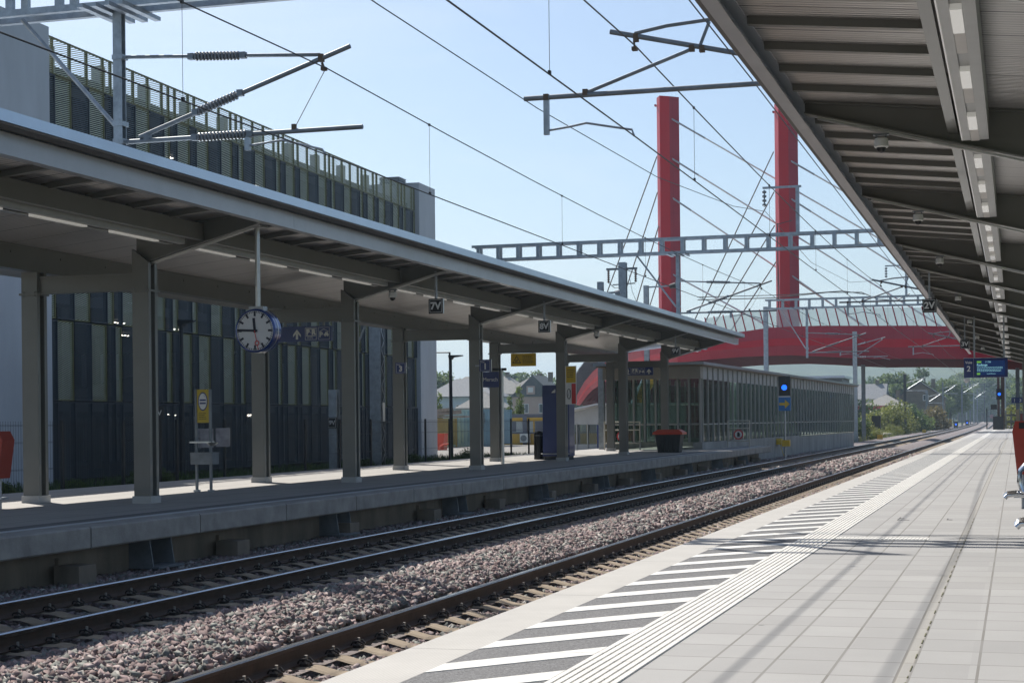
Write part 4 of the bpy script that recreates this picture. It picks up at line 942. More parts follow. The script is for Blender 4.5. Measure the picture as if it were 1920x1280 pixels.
build('boom', MB().hexa([(-22.75, 99.8, 2.0), (-22.1, 99.8, 2.0), (-22.1, 100.2, 2.0), (-22.75, 100.2, 2.0)], [(-21.75, 99.8, 4.1), (-21.35, 99.8, 3.6), (-21.35, 100.2, 3.6), (-21.75, 100.2, 4.1)]).hexa([(-21.75, 99.8, 4.101), (-21.35, 99.8, 3.601), (-21.35, 100.2, 3.601), (-21.75, 100.2, 4.101)], [(-20.9, 99.85, 4.6), (-20.8, 99.85, 4.3), (-20.8, 100.15, 4.3), (-20.9, 100.15, 4.6)]), ym, r)
build('ram', MB().tube([(-22.45, 99.75, 2.6), (-21.95, 99.75, 3.7), (-21.5, 99.75, 4.7)], [.10, .10, .045], 8), steel, r)
build('base', MB().bx(-24.2, -21.9, 99.2, 101.2, .7, 2.1).bx(-24.4, -21.7, 98.9, 99.4, .1, .7).bx(-24.4, -21.7, 101, 101.5, .1, .7), ym, r)
t = text('KOMATSU', .34, (-21.98, 99.79, 3.0), blackst, r, bold=.005); t.rotation_euler = (rad(90), rad(-62), 0)

def container(label, x0, x1, y0, y1, z0, z1, m, ribs=True, group=None):
    r = root('shipping_container', label, 'container', ((x0+x1)/2, y0, z0), group); b = MB()
    n = max(4, int((x1-x0)/.28)); dx = (x1-x0-.2)/n
    pts = []
    for k in range(n):
        xa = x0+.1+k*dx; pts += [(xa, y0+.02), (xa+dx*.3, y0+.02), (xa+dx*.4, y0+.07), (xa+dx*.9, y0+.07)]
    pts += [(x1-.1, y0+.02), (x1-.1, y1), (x0+.1, y1)]
    b.prism(pts, z0+.16, z1-.12, 'xy'); build('corrugated_wall', b, m, r)
    b = MB()
    for x in (x0, x1-.1): b.bx(x, x+.1, y0, y0+.12, z0, z1); b.bx(x, x+.1, y1-.1, y1, z0, z1)
    b.bx(x0+.1, x1-.1, y0, y0+.1, z1-.12, z1).bx(x0+.1, x1-.1, y0, y0+.1, z0, z0+.16).bx(x0+.1, x1-.1, y0+.1, y1, z1-.1, z1-.02); build('frame', b, m, r); return r
skyb = mat('pale_blue_container_paint', (.27, .42, .47), .55, .0, .12, 1.5)
r = container('pale blue corrugated container, left half of the pair behind the fence', -39.3, -36.75, 114, 118, .12, 2.75, skyb)
r = container('darker blue container with louvres on the right of the pale blue one', -36.65, -35.1, 113.2, 116.9, .12, 2.75, mat('blue_container_paint', (.20, .33, .40), .55, 0, .12, 1.5))
b = MB()
for k in range(6): b.bx(-36.4, -36.0, 113.12, 113.19, 1.75+k*.13, 1.82+k*.13)
build('louvre', b, galvdark, r); build('label_plate', MB().bx(-35.5, -35.25, 113.13, 113.2, 1.9, 2.1), white, r)
container('yellow container with loose debris on top at the left', -41.5, -38.0, 108, 113, .12, 2.15, mat('pale_yellow_paint', (.50, .37, .12), .6, 0, .1, 2))
thing('scrap_pile', MB().bx(-39.6, -36.2, 109, 110.4, 2.18, 2.3).bar((-39.8, 109.4, 2.4), (-36.6, 109.7, 2.6), .3, .22).bar((-39.2, 109.9, 2.6), (-37.2, 109.5, 2.75), .5, .2).bar((-38.6, 109.0, 2.35), (-36.4, 109.2, 2.5), .12, .12).box((-39.2, 109.4, 2.75), (.7, .7, .5), .4), mat('old_timber', (.28, .24, .20), .9, 0, .3, 3), 'pile of old boards and debris on top of the yellow container', 'debris')
r = root('skip', 'small orange red box standing in front of the yellow container', 'box', (-34.9, 100, .1)); build('body', MB().prism([(-35.3, .12), (-34.45, .12), (-34.38, 1.1), (-35.3, 1.1)], 99.7, 100.4), orange, r); build('rim', MB().bx(-35.34, -34.34, 99.66, 100.44, 1.1, 1.16), orange, r)
thing('pipe', MB().tube([(-34.5, 99, .12), (-34.3, 98.6, .35), (-34.0, 98.4, .5), (-33.6, 98.4, .52)], .05, 8), orange, 'bent red pipe lying beside the orange red box', 'pipe')
r = root('site_office', 'yellow modular site office with grey window bays behind the black pillar', 'office', (-34.5, 121, .1))
yo = mat('office_yellow', (.58, .33, .03), .55, 0, .08, 2); gy = mat('office_grey', (.13, .13, .16), .5, 0, .1, 2); cur = mat('office_curtain', (.45, .46, .45), .6, 0, .15, 9, stretch=(6, 1, 1))
build('wall', MB().bx(-37.5, -26, 121.05, 126, .1, .98).bx(-37.5, -26, 121.05, 126, 1.9, 2.15), yo, r)
b = MB().bx(-37.55, -25.95, 121, 126.1, 2.3, 2.42).bx(-37.5, -26, 121.0, 121.1, .95, 1.06)
for x in np.arange(-37.55, -26, 2.05): b.bx(x, x+.32, 120.98, 121.2, .1, 2.3)
b.bx(-37.5, -26, 121.1, 126, 2.151, 2.299); build('frame', b, gy, r)
for x in np.arange(-37.2, -26.5, 2.05):
    w_ = build('window', MB().bx(x+.05, x+1.65, 121.12, 121.2, 1.06, 1.9), cur, r); build('pane', MB().bx(x+.6, x+1.15, 121.09, 121.11, 1.1, 1.86), gy, w_)
    build('mullion', MB().bx(x+.45, x+.55, 121.05, 121.115, 1.06, 1.9), yo, w_)
r2 = build('air_conditioner', MB().bx(-35.6, -34.9, 120.5, 120.95, .3, .95), white, r); build('fan_grille', MB().tube([(-35.3, 120.48, .62), (-35.3, 120.499, .62)], .24, 18), galvdark, r2)

def streetlight(label, x, y, z0, zt, arm, hd=.7):
    r = root('street_lamp', label, 'street lamp', (x, y, z0)); build('pole', MB().tube([(x, y, z0), (x, y, zt)], [.075, .05], 8), blackst, r)
    build('lamp_head', MB().prism([(x-.06, zt-.12), (x+.06, zt-.12), (x+.12, zt-.03), (x+arm, zt+.03), (x+arm, zt+.07), (x-.10, zt+.08)], y-.10, y+.10), blackst, r); return r
streetlight('black street lamp with flat head in front of the car park mesh', -24.27, 46, .2, 4.95, .45)
streetlight('black street lamp beside the right end wall of the car park', -23.8, 70, .1, 4.72, .55)
r = root('sign_gallows', 'thin dark gallows pole reaching left towards the concrete end wall', 'pole', (-25.9, 76, .1)); build('post', MB().tube([(-25.9, 76, .1), (-25.9, 76, 5.2)], .05, 8), blackst, r); build('arm', MB().tube([(-25.9, 76, 5.18), (-27.5, 76, 5.2)], .03, 6), blackst, r)

# ------------------------------------------------------------------ red cable stayed bridge
DECK = [(-48.26, 185.0, 3.82, -47.51, 3.63), (-47.25, 182.9, 4.81, -46.58, 4.08), (-46.28, 180.8, 5.54, -45.5, 4.76), (-45.34, 178.8, 6.19, -44.38, 5.3), (-43.29, 174.4, 7.15, -42.25, 5.85), (-41.72, 171.2, 7.65, -40.76, 6.13), (-39.92, 167.5, 8.0, -39.04, 6.46), (-38.45, 164.5, 8.2, -37.53, 6.66), (-34.31, 156.9, 8.62, -33.71, 6.88), (-29.75, 150.8, 9.01, -29.43, 7.06), (-26.42, 150, 9.37, -26.29, 7.28), (-23.52, 150, 9.69, -23.45, 7.44), (-21.14, 150, 9.98, -21.11, 7.48), (-19.01, 150, 10.04, -19.03, 7.49), (-16.52, 150, 10.05, -16.55, 7.34), (-14.11, 150, 9.98, -14.14, 7.15), (-11.81, 150, 9.92, -11.84, 7.01), (-8.49, 150, 9.84, -8.52, 6.98), (-4.68, 150, 9.67, -4.71, 6.86), (-0.19, 150, 9.27, -0.22, 6.58), (8, 149, 8.9, 8, 6.4), (30, 145, 8.0, 30, 5.6)]
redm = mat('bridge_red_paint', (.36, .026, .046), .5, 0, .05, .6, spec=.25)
redb = mat('bridge_red_lit_facets', (.50, .009, .020), .5, 0, .04, .6, spec=.25)  # brighter red paints in the light that the folded facets catch
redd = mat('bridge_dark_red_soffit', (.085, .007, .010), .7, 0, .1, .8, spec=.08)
ramp_mul(redm, lambda n: op(n, 'MULTIPLY', joint(0, 3.4, .03)(n), .5), (.20, .012, .025)); ramp_mul(redm, lambda n: op(n, 'MULTIPLY', joint(2, 5.3, .05)(n), .45), (.2, .012, .025))
r = root('red_bridge', 'curved red cable stayed footbridge deck crossing the tracks, with two red pylons', 'bridge', (-20, 153, 0))
T = [Vector((a, y, z)) for a, y, z, c, d in DECK]; Bt = [Vector((c, y, d)) for a, y, z, c, d in DECK]
S1 = [t.lerp(b, .40)+Vector((0, -.05, 0)) for t, b in zip(T, Bt)]; S2 = [t.lerp(b, .655)+Vector((0, -.30, 0)) for t, b in zip(T, Bt)]; B2 = [b+Vector((0, -.05, 0)) for b in Bt]
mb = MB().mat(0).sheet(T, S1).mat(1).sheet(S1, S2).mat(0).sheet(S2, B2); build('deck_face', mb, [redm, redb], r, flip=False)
back = [b+Vector((2.2 if b.x < -36 else .6, 7.5, -.55 if b.x > -37 else -.05)) for b in Bt]; topb = [t+Vector((2. if t.x < -36 else .5, 7.5, 0)) for t in T]
ribs = []; mb = MB(); K = 8
for k in range(K):
    a = [p.lerp(q, k/K) for p, q in zip(B2, back)]; c = [p.lerp(q, (k+.75)/K)+Vector((0, 0, .06)) for p, q in zip(B2, back)]; e = [p.lerp(q, (k+1)/K) for p, q in zip(B2, back)]; mb.sheet(a, c); mb.sheet(c, e)
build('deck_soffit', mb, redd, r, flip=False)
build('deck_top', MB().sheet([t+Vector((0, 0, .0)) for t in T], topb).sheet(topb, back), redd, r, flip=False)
mb = MB(); ws = [b for b in Bt if b.x < -26]
for k in range(9):
    z0_, z1_ = .1+k*.72, .1+(k+1)*.72
    lo = [Vector((b.x+1.2, b.y+3.0, min(z0_, b.z))) for b in ws]; hi = [Vector((b.x+1.2, b.y+3.2, min(z1_-.12, b.z))) for b in ws]; hh2 = [Vector((b.x+1.2, b.y+3.0, min(z1_, b.z))) for b in ws]
    mb.sheet(lo, hi); mb.sheet(hi, hh2)
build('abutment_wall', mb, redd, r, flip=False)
def along(P, step):
    out = []; acc = 0.
    for a, b in zip(P[:-1], P[1:]):
        l = (b-a).length
        while acc < l: out.append(a.lerp(b, acc/l)); acc += step
        acc -= l
    return out
lam = seethrough(mat('pale_parapet_glass', (.74, .73, .71), .12, 0, .15, .7, spec=.6), .48)
gp = [t for t in T if t.x > -29]; lp = [t for t in T if t.x <= -29]+[gp[0]]
lean = Vector((-.42, .25, 1.62))
build('glass_parapet', MB().sheet([p+Vector((0, .06, 0)) for p in gp], [p+lean+Vector((0, .06, 0)) for p in gp]), lam, r, flip=False)
mb = MB()
for p in along(gp, .83): mb.bar(p, p+lean*1.06, .10, .05, (0, 1, 0))
build('parapet_post', mb, redm, r)
mb = MB()
for p in along(lp, .42): mb.bar(p, p+Vector((-.75, .2, 1.35)), .05, .22, (0, 1, 0))
build('louvred_railing', mb, mat('dark_louvre', (.10, .09, .10), .5, .2, .15, 3), r)
mb = MB(); build('railing_skin', mb.sheet([p+Vector((0, .25, 0)) for p in lp], [p+Vector((-.75, .45, 1.35)) for p in lp]), mat('louvre_backing', (.22, .20, .21), .6, .1, .1, 3), r, flip=False)
for (x, zt) in ((-32.2, 32.2), (-21.15, 30.9)):
    P = [(x, 155.7), (x+.50, 154.6), (x+1.35, 154.95), (x+2.12, 155.75), (x+1.1, 157.0)]
    mb = MB(); n = 5
    vs = [(p[0], p[1], 8.9) for p in P]+[(p[0], p[1], zt-(.05 if i > 1 else 0)) for i, p in enumerate(P)]
    mb.add(vs, [tuple(range(5))[::-1], tuple(range(5, 10))]); 
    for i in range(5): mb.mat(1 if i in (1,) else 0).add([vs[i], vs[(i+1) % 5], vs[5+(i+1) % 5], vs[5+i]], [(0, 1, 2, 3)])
    py = build('pylon', mb, [redm, redb], r)
    build('anchor_bracket', MB().bx(x-.12, x+.02, 155.2, 155.6, zt-.85, zt-.68), redm, py)
CAB = [(-30.81, 30.14, -2.98, 12.68), (-30.85, 26.45, -8.47, 11.47), (-30.89, 22.8, -14.55, 11.19), (-30.66, 15.45, -20.55, 9.6), (-19.82, 25.64, -0.16, 13.32), (-19.81, 22.16, -3.1, 10.73), (-19.69, 15.02, -14.55, 11.14), (-32.12, 26.62, -37.75, 14.18), (-32.1, 23.26, -36.15, 13.66), (-32.03, 20.1, -34.94, 12.9), (-31.98, 15.5, -33.79, 12.09), (-21.18, 26.45, -29.09, 11.59), (-21.17, 22.77, -27.9, 11.71), (-21.15, 19.68, -26.77, 11.78), (-21.04, 16.34, -24.82, 11.63)]
cabm = mat('sun_glint_stay_cable', (.75, .75, .73), .3, .3, .03, 3); cabd = mat('dark_stay_cable', (.16, .14, .13), .45, .3, .05, 3)  # sun glint painted as a paler copy of the cable material
for i, (xa, za, xb, zb) in enumerate(CAB):
    f = Vector((xa, 155.2, za)); t_ = Vector((xb, 158, zb)); t_ = f+(t_-f)*(1.16 if i < 7 else 1.35)
    c = build('stay_cable', MB().tube([f, t_], .075 if i < 7 else .055, 8), cabm if i < 7 else cabd, r, smooth=True)
    if i < 7: build('cable_socket', MB().tube([f.lerp(t_, -.005), f.lerp(t_, .10)], .085, 8), galv, c, smooth=True)
for px_, side in ((-19.9, 1), (-14.2, 1)): pass
thing('bridge_lamp', MB().tube([(-20.6, 153, 10.2), (-20.6, 153, 19.6)], .05, 6).bar((-20.6, 153, 19.5), (-19.3, 153, 19.8), .08, .06), blackst, 'thin dark lamp post in front of the right red pylon', 'lamp post')
r = root('far_building', 'dark modern building with glass upper floor seen under the bridge behind the pavilion', 'building', (-27, 225, 0))
build('wall', MB().bx(-36, -22, 225, 235, -.4, 7.2), mat('dark_cladding', (.07, .075, .08), .6, 0, .1, 1), r); build('roof', MB().bx(-36.4, -21.6, 224.5, 235.4, 7.2, 7.5), trimm, r)
for k in range(6): build('window', MB().bx(-35.4+k*2.2, -33.8+k*2.2, 224.94, 225-.002, 4.6, 6.6), mat('far_window_glass', (.10, .16, .16), .1, 0, .1, 1) if k == 0 else bpy.data.materials['far_window_glass'], r)
# ------------------------------------------------------------------ vegetation
def leafmat(name, c1, c2, tl=.5):
    m = bpy.data.materials.new(name); m.use_nodes = True; n = m.node_tree; b = n.nodes['Principled BSDF']; out = n.nodes['Material Output']
    g = n.nodes.new('ShaderNodeNewGeometry'); r = n.nodes.new('ShaderNodeValToRGB'); r.color_ramp.elements[0].color = (*c1, 1); r.color_ramp.elements[1].color = (*c2, 1)
    n.links.new(g.outputs['Random Per Island'], r.inputs[0]); n.links.new(r.outputs[0], b.inputs['Base Color']); b.inputs['Roughness'].default_value = .55
    t = n.nodes.new('ShaderNodeBsdfTranslucent'); n.links.new(r.outputs[0], t.inputs[0]); mx = n.nodes.new('ShaderNodeMixShader'); mx.inputs[0].default_value = tl
    n.links.new(b.outputs[0], mx.inputs[1]); n.links.new(t.outputs[0], mx.inputs[2]); n.links.new(mx.outputs[0], out.inputs[0]); return m
leafA = leafmat('mid_green_leaves', (.07, .11, .03), (.17, .225, .07)); leafB = leafmat('dark_green_leaves', (.04, .075, .028), (.115, .17, .06)); leafC = leafmat('yellow_green_leaves', (.12, .15, .03), (.26, .27, .08)); leafD = leafmat('olive_brown_leaves', (.10, .085, .03), (.22, .17, .06))
bark = mat('tree_bark', (.10, .08, .06), .9, 0, .2, 4)
def leaves(blobs, n, size, seed):
    g = np.random.default_rng(seed); w_ = np.array([b[3]**2*b[4] for b in blobs]); idx = g.choice(len(blobs), n, p=w_/w_.sum()); B = np.array(blobs)[idx]
    d = g.normal(size=(n, 3)); d /= np.linalg.norm(d, axis=1)[:, None]; rr = g.random(n)**.38*(.82+.36*g.random(n))
    P = B[:, :3]+d*rr[:, None]*np.stack([B[:, 3], B[:, 3], B[:, 4]], 1)
    u = g.normal(size=(n, 3)); u /= np.linalg.norm(u, axis=1)[:, None]; v = np.cross(u, g.normal(size=(n, 3))); v /= np.linalg.norm(v, axis=1)[:, None]
    s = size*(.6+.8*g.random(n))[:, None]; u, v = u*s, v*s*.7
    q = np.stack([P-u, P-v*.9, P+u, P+v*.9], 1).reshape(-1, 3); return q
def leafobj(name, q, m, parent):
    k = len(q)//4; me = bpy.data.meshes.new(name); me.vertices.add(len(q)); me.vertices.foreach_set('co', q.astype(np.float32).reshape(-1)); me.loops.add(k*4); me.loops.foreach_set('vertex_index', np.arange(k*4, dtype=np.int32)); me.polygons.add(k); me.polygons.foreach_set('loop_start', np.arange(0, k*4, 4, dtype=np.int32)); me.update(calc_edges=True)
    me.materials.append(m); o = bpy.data.objects.new(name, me); C.objects.link(o); o.parent = parent; return o
def make_tree(name, label, cat, loc, H, Wd, m, n, leaf, seed, trunk=.3, grp=None, shape='round'):
    rr = random.Random(seed); r = root(name, label, cat, (0, 0, 0), grp); bl = []
    nb = 11 if shape != 'bush' else 7
    for k in range(nb):
        t = rr.random(); a = rr.uniform(0, 6.28)
        if shape == 'round': z = H*(.36+.52*t); rad_ = Wd*.5*math.sin(math.pi*(.18+.72*t))*rr.uniform(.25, .85); s = Wd*rr.uniform(.16, .26)
        elif shape == 'tall': z = H*(.22+.70*t); rad_ = Wd*.5*(1-.6*t)*rr.uniform(.1, .7); s = Wd*rr.uniform(.20, .32)*(1.15-.5*t)
        elif shape == 'pine': z = H*(.52+.42*t); rad_ = Wd*.5*rr.uniform(.2, .9)*(1.1-.6*t); s = Wd*rr.uniform(.13, .22)
        else: z = H*(.22+.5*t); rad_ = Wd*.5*rr.uniform(.1, .7); s = Wd*rr.uniform(.2, .34)
        bl.append((rad_*math.cos(a), rad_*math.sin(a), z, s, s*(.8 if shape != 'pine' else .42)))
    leafobj('crown', leaves(bl, n, leaf, seed), m, r)
    b = MB()
    if shape != 'bush':
        b.tube([(0, 0, -.3), (rr.uniform(-.1, .1)*H*.1, 0, H*.3), (rr.uniform(-.2, .2)*H*.1, 0, H*.62), (0, 0, H*.85)], [trunk, trunk*.75, trunk*.45, trunk*.12], 7)
        for q in bl[:7]: b.tube([(0, 0, q[2]*.62), (q[0]*.6, q[1]*.6, q[2]*.88), (q[0], q[1], q[2])], [trunk*.35, trunk*.2, trunk*.07], 5)
    else:
        for q in bl: b.tube([(q[0]*.2, q[1]*.2, -.2), (q[0]*.8, q[1]*.8, q[2])], [.05, .02], 4)
    build('trunk' if shape != 'bush' else 'stem', b, bark, r); OFF[r.name] = Vector(loc); r.location = loc; return r
# wood behind the track, right of centre: far trees
protos = {}
def plant(kind, label, x, y, z, H, grp=None, rz=0):
    if kind not in protos:
        spec = {'A': ('tree', 'tree', 10, 8.5, leafA, 5000, .25, 5, 'round'), 'B': ('tree', 'tree', 12, 7.5, leafB, 5000, .25, 8, 'tall'), 'C': ('bush', 'bush', 3, 4.2, leafC, 3400, .10, 4, 'bush'), 'D': ('bush', 'bush', 3, 3.6, leafB, 3000, .11, 9, 'bush'), 'E': ('bush', 'bush', 3, 3.6, leafD, 2600, .11, 13, 'bush'), 'P': ('pine_tree', 'pine', 12, 9, leafB, 2400, .3, 21, 'pine'), 'F': ('bush', 'bush', 3, 4.0, leafA, 3400, .10, 31, 'bush'), 'S': ('young_tree', 'tree', 5, 1.5, leafA, 900, .10, 17, 'tall')}[kind]
        o = make_tree(spec[0], label, spec[1], (x, y, z), spec[2], spec[3], spec[4], spec[5], spec[6], spec[7], grp=None, shape=spec[8], trunk=.3 if kind != 'S' else .06); o['H'] = float(spec[2]); protos[kind] = o; o.scale = (H/spec[2],)*3
        if grp: o['group'] = grp
        tree_of(o); return o
    p = protos[kind]; s = H/p['H']; o = dup(p, (x, y, z), label, rz, (s, s, s*random.uniform(.92, 1.08)))
    if grp: o['group'] = grp
    elif 'group' in o: del o['group']
    return o
# line of sight from the station: x = x0 + y*slope; bearing in metres across at 100 m
def at(b, y): return b*y/100.
GW = 'trees of the wood beyond the far end of the tracks'; LW = 'tree of the hazy wood closing the view at the far end of the tracks'
rr = random.Random(5)
for i in range(34):
    y = rr.uniform(380, 640); b = -8.2+8.6*(i+.5)/34+rr.uniform(-.2, .2)
    if y < 700 and abs(at(b, y)-(track_x(y)-7)) < 9: y = rr.uniform(720, 760)
    plant(rr.choice('AAB'), LW, at(b, y), y, -.4, rr.uniform(9, 15.5)*y/520, GW, rr.uniform(0, 6))
for i in range(16):
    b = -4.5+5.0*i/15; plant('AB'[i % 2], LW, at(b, 790), 790+rr.uniform(0, 40), -.4, rr.uniform(13, 20), GW, rr.uniform(0, 6))
for i in range(9):
    plant('FD'[i % 2], 'far hazy bush at the bend where the tracks vanish', at(-2.6+2.0*i/9, 760), 745+rr.uniform(-10, 10), -.4, rr.uniform(4.5, 8), 'bushes at the far bend', i)
# nearer trees and bushes right of the pavilion
plant('B', 'tall bushy tree above the brown house beside the track', -19.6, 384, -.4, 14.2)
plant('A', 'broad tree left of the brown house, behind the dark mast', -26.5, 388, -.4, 12.5, rz=2)
plant('A', 'round tree above the roof of the house with the red band', -31, 400, -.4, 11, rz=4)
plant('A', 'tree between the brown house and the tracks', -15.5, 425, -.4, 12.5, rz=1)
plant('C', 'bright yellow green bush at the foot of the dark mast', -15.6, 214, -.4, 4.6)
plant('C', 'yellow green bush right of the dark mast, close to the track', -15.2, 232, -.4, 3.6, rz=2)
plant('F', 'large green bush in front of the brown house', -13.9, 250, -.4, 5.2, rz=1)
plant('D', 'dark green bush between the yellow bush and the house', -15.0, 240, -.4, 5.4)
plant('E', 'olive brown bush beside the far rails', -12.6, 275, -.4, 4.2)
plant('D', 'low dark bush behind the end of the glass pavilion', -14.6, 160, -.4, 2.8, rz=3)
plant('F', 'green bush in front of the house with the red band', -19.5, 225, -.4, 5.4, rz=5)
plant('E', 'brown dry shrub right of the large green bush', -11.9, 285, -.4, 3.2, rz=4)
plant('C', 'low yellow flowering weeds beside the signal post', -15.0, 176, -.4, 2.3, rz=4)
for i in range(10): plant('C', 'low yellow weed clump on the track verge', -12.9-rr.uniform(0, 2.6), 170+i*14+rr.uniform(-4, 4), -.4, rr.uniform(1.1, 2.), 'weed clumps on the verge', i)
# right side of the near platform
plant('C', 'bright green bush over the railing at the far end of the near platform', 0.5, 216, .3, 3.6, rz=1)
plant('A', 'tall yellowish tree at the right edge behind the near platform', 3.2, 236, .1, 9.5)
RS = 'trees on the right bank, reflected in the pavilion glass'
for i in range(13): plant('AB'[i % 2], 'tree on the bank right of the near platform', 14+rr.uniform(-2, 5), 105+i*13, -.3, rr.uniform(9, 14), RS, i)
# trees on the left, behind the roofs
plant('P', 'dark flat topped pine behind the big grey roof', -122, 400, -.4, 15.8)
plant('A', 'round grey green tree right of the pine', -116, 402, -.4, 15.3, rz=2)
plant('A', 'tree at the left edge of the gap beside the concrete wall', -105, 300, -.4, 12.8, rz=3)
plant('A', 'leafy tree behind the slate roof', -111.5, 330, -.4, 12.9, rz=5)
plant('B', 'green tree behind the blue cabinet', -91.2, 342, -.4, 12.5, rz=5)
plant('A', 'bushy tree left of the blue cabinet behind the pink house', -95.5, 345, -.4, 11.4, rz=1)
plant('A', 'small tree just left of the dark bridge railing', -87, 332, -.4, 11.6, rz=4)
plant('S', 'slim young tree in front of the slate roofed house', -45.3, 130, .1, 4.6)
plant('S', 'slim young tree with two tips above the blue containers', -38.6, 128, .1, 4.0, rz=1)
plant('S', 'second slim young tree above the blue containers', -38.05, 129, .1, 4.8, rz=3)
# weeds along the fence
for i in range(26):
    y = rr.uniform(30, 66); plant('D' if i % 2 else 'F', 'low weed clump growing along the wire fence', -19.55-rr.uniform(.1, .6), y, .25, rr.uniform(.25, .75), 'weeds along the fence', i)
def tufts(n, fx, h, seed, m, name, label):
    g = np.random.default_rng(seed); P = np.array([fx(g) for _ in range(n)]); a = g.random(n)*6.28; hh = h*(.5+g.random(n)); w_ = .012+.012*g.random(n)
    dx, dy = np.cos(a), np.sin(a); ln = (g.random((n, 2))-.5)*.5*hh[:, None]
    q = np.stack([P+np.stack([-dx*w_, -dy*w_, 0*a], 1), P+np.stack([dx*w_, dy*w_, 0*a], 1), P+np.stack([ln[:, 0]+dx*w_*.2, ln[:, 1]+dy*w_*.2, hh], 1), P+np.stack([ln[:, 0]-dx*w_*.2, ln[:, 1]-dy*w_*.2, hh], 1)], 1).reshape(-1, 3)
    o = leafobj(name, q, m, None); tag(o, label, 'grass', kind='stuff')
tufts(14000, lambda g: (-19.45-3.4*g.random(), 24+46*g.random(), .26), .22, 3, leafB, 'verge_grass', 'dark rough grass between the wire fence and the car park')
tufts(9000, lambda g: (-13.2-5*g.random(), 140+160*g.random(), -.45), .7, 4, leafC, 'verge_grass', 'tall yellowish grass on the verge beside the far tracks')

# ------------------------------------------------------------------ houses
slate = mat('grey_slate_roof', (.20, .205, .215), .8, 0, .2, 3, .2, 12); slated = mat('dark_slate_roof', (.055, .06, .06), .7, 0, .2, 3); tileg = mat('weathered_tile_roof', (.235, .225, .205), .85, 0, .2, 2)
wallb = mat('pale_blue_render', (.46, .52, .58), .85, 0, .06, .5); wallp = mat('pink_render', (.46, .32, .27), .85, 0, .06, .5); wallw = mat('white_render', (.62, .61, .58), .85, 0, .06, .5); wallbr = mat('brown_stone_wall', (.17, .13, .09), .9, 0, .2, 1.5)
wing = mat('dark_window_glass', (.05, .06, .07), .1, 0, .1, 2); frm = mat('white_window_frame', (.65, .65, .63), .6, 0, .04, 2); shut = mat('dark_red_shutter', (.25, .02, .03), .6, 0, .05, 2)
def house(label, x0, x1, y0, y1, ze, zr, wm, rm, kind, wins=(), dorm=None, chim=True, wz=1.4, ww=1.1):
    r = root('house', label, 'house', ((x0+x1)/2, y0, -.4)); b = MB().bx(x0, x1, y0, y1, -.45, ze)
    ym, xm = (y0+y1)/2, (x0+x1)/2; o = .45
    if kind == 'gable': b.prism([(x0, ze), (x1, ze), (xm, zr-.15)], y0+.01, y1-.01)
    build('wall', b, wm, r); b = MB()
    if kind == 'hip':
        i = (y1-y0)*.42; P = [(x0-o, y0-o, ze), (x1+o, y0-o, ze), (x1+o, y1+o, ze), (x0-o, y1+o, ze), (x0+i, ym, zr), (x1-i, ym, zr)]
        b.add(P, [(0, 1, 5, 4), (1, 2, 5), (2, 3, 4, 5), (3, 0, 4), (3, 2, 1, 0)]); b.bx(x0-o, x1+o, y0-o, y1+o, ze-.2, ze-.002)
    elif kind == 'gable':
        for s in (-1, 1): xe = xm+s*((x1-x0)/2+o); b.prism([(xe, ze-.35), (xe, ze-.15), (xm, zr+.2), (xm, zr)], y0-o, y1+o)
    else: b.prism([(y0-o, ze), (ym, zr), (y1+o, ze)], x0-o, x1+o, 'yz')
    rf = build('roof', b, rm, r)
    if chim: cx = x0+(x1-x0)*.72; build('chimney', MB().bx(cx, cx+.8, ym-.4, ym+.4, zr-1.0, zr+.7).bx(cx-.06, cx+.86, ym-.46, ym+.46, zr+.7, zr+.82), wallbr, rf)
    for (u, z) in wins:
        x = x0+(x1-x0)*u; w_ = build('window', MB().bx(x-ww/2, x+ww/2, y0-.05, y0-.002, z-wz/2, z+wz/2), frm, r)
        build('pane', MB().bx(x-ww/2+.12, x-.05, y0-.07, y0-.051, z-wz/2+.12, z+wz/2-.12).bx(x+.05, x+ww/2-.12, y0-.07, y0-.051, z-wz/2+.12, z+wz/2-.12), wing, w_)
    if dorm:
        x, z = dorm; d = build('dormer', MB().bx(x-.8, x+.8, y0+.35, y0+3, z-.8, z+.7).prism([(x-1.05, z+.7), (x+1.05, z+.7), (x, z+1.3)], y0+.2, y0+3.2), wm, r); build('pane', MB().bx(x-.55, x+.55, y0+.30, y0+.345, z-.5, z+.5), wing, d)
    return r
house('pale blue house with grey slate hip roof beside the concrete end wall', -103.5, -90.8, 290, 300, 6.6, 9.9, wallb, slate, 'hip', [(.2, 4.4), (.5, 4.4), (.8, 4.4)])
house('long pale building with weathered grey roof behind the slate roofed house', -121, -101.2, 345, 357, 7.9, 11.9, wallb, tileg, 'hip', [(.15, 5.6), (.4, 5.6), (.6, 5.6), (.9, 5.6)])
house('light blue house with dark red shutters behind the young trees', -101, -92.6, 330, 340, 7.6, 11.0, wallb, tileg, 'hip', [(.12, 5.9)])
thing('shutter', MB().bx(-96.8, -94.9, 329.7, 329.95, 4.9, 6.6), shut, 'dark red wall panel on the light blue house', 'panel')
house('low house with grey lean roof peeking between the two columns', -88, -81.2, 262, 270, 4.2, 7.0, wallw, tileg, 'hip', [], chim=False)
pk = house('pink house with dark steep gable and white windows behind the yellow office', -93.0, -84.6, 310, 319, 6.6, 10.6, wallp, slated, 'gable', [(.30, 4.4), (.72, 4.4)], wz=1.8, ww=1.5)
build('slate_gable', MB().prism([(-93.4, 6.65), (-84.2, 6.65), (-88.8, 10.7)], 309.7, 309.95), slated, pk)
dm = build('dormer', MB().bx(-89.9, -88.3, 309.2, 309.65, 7.1, 8.7), wallp, pk); build('pane', MB().bx(-89.6, -88.6, 309.12, 309.19, 7.5, 8.4), frm, dm)
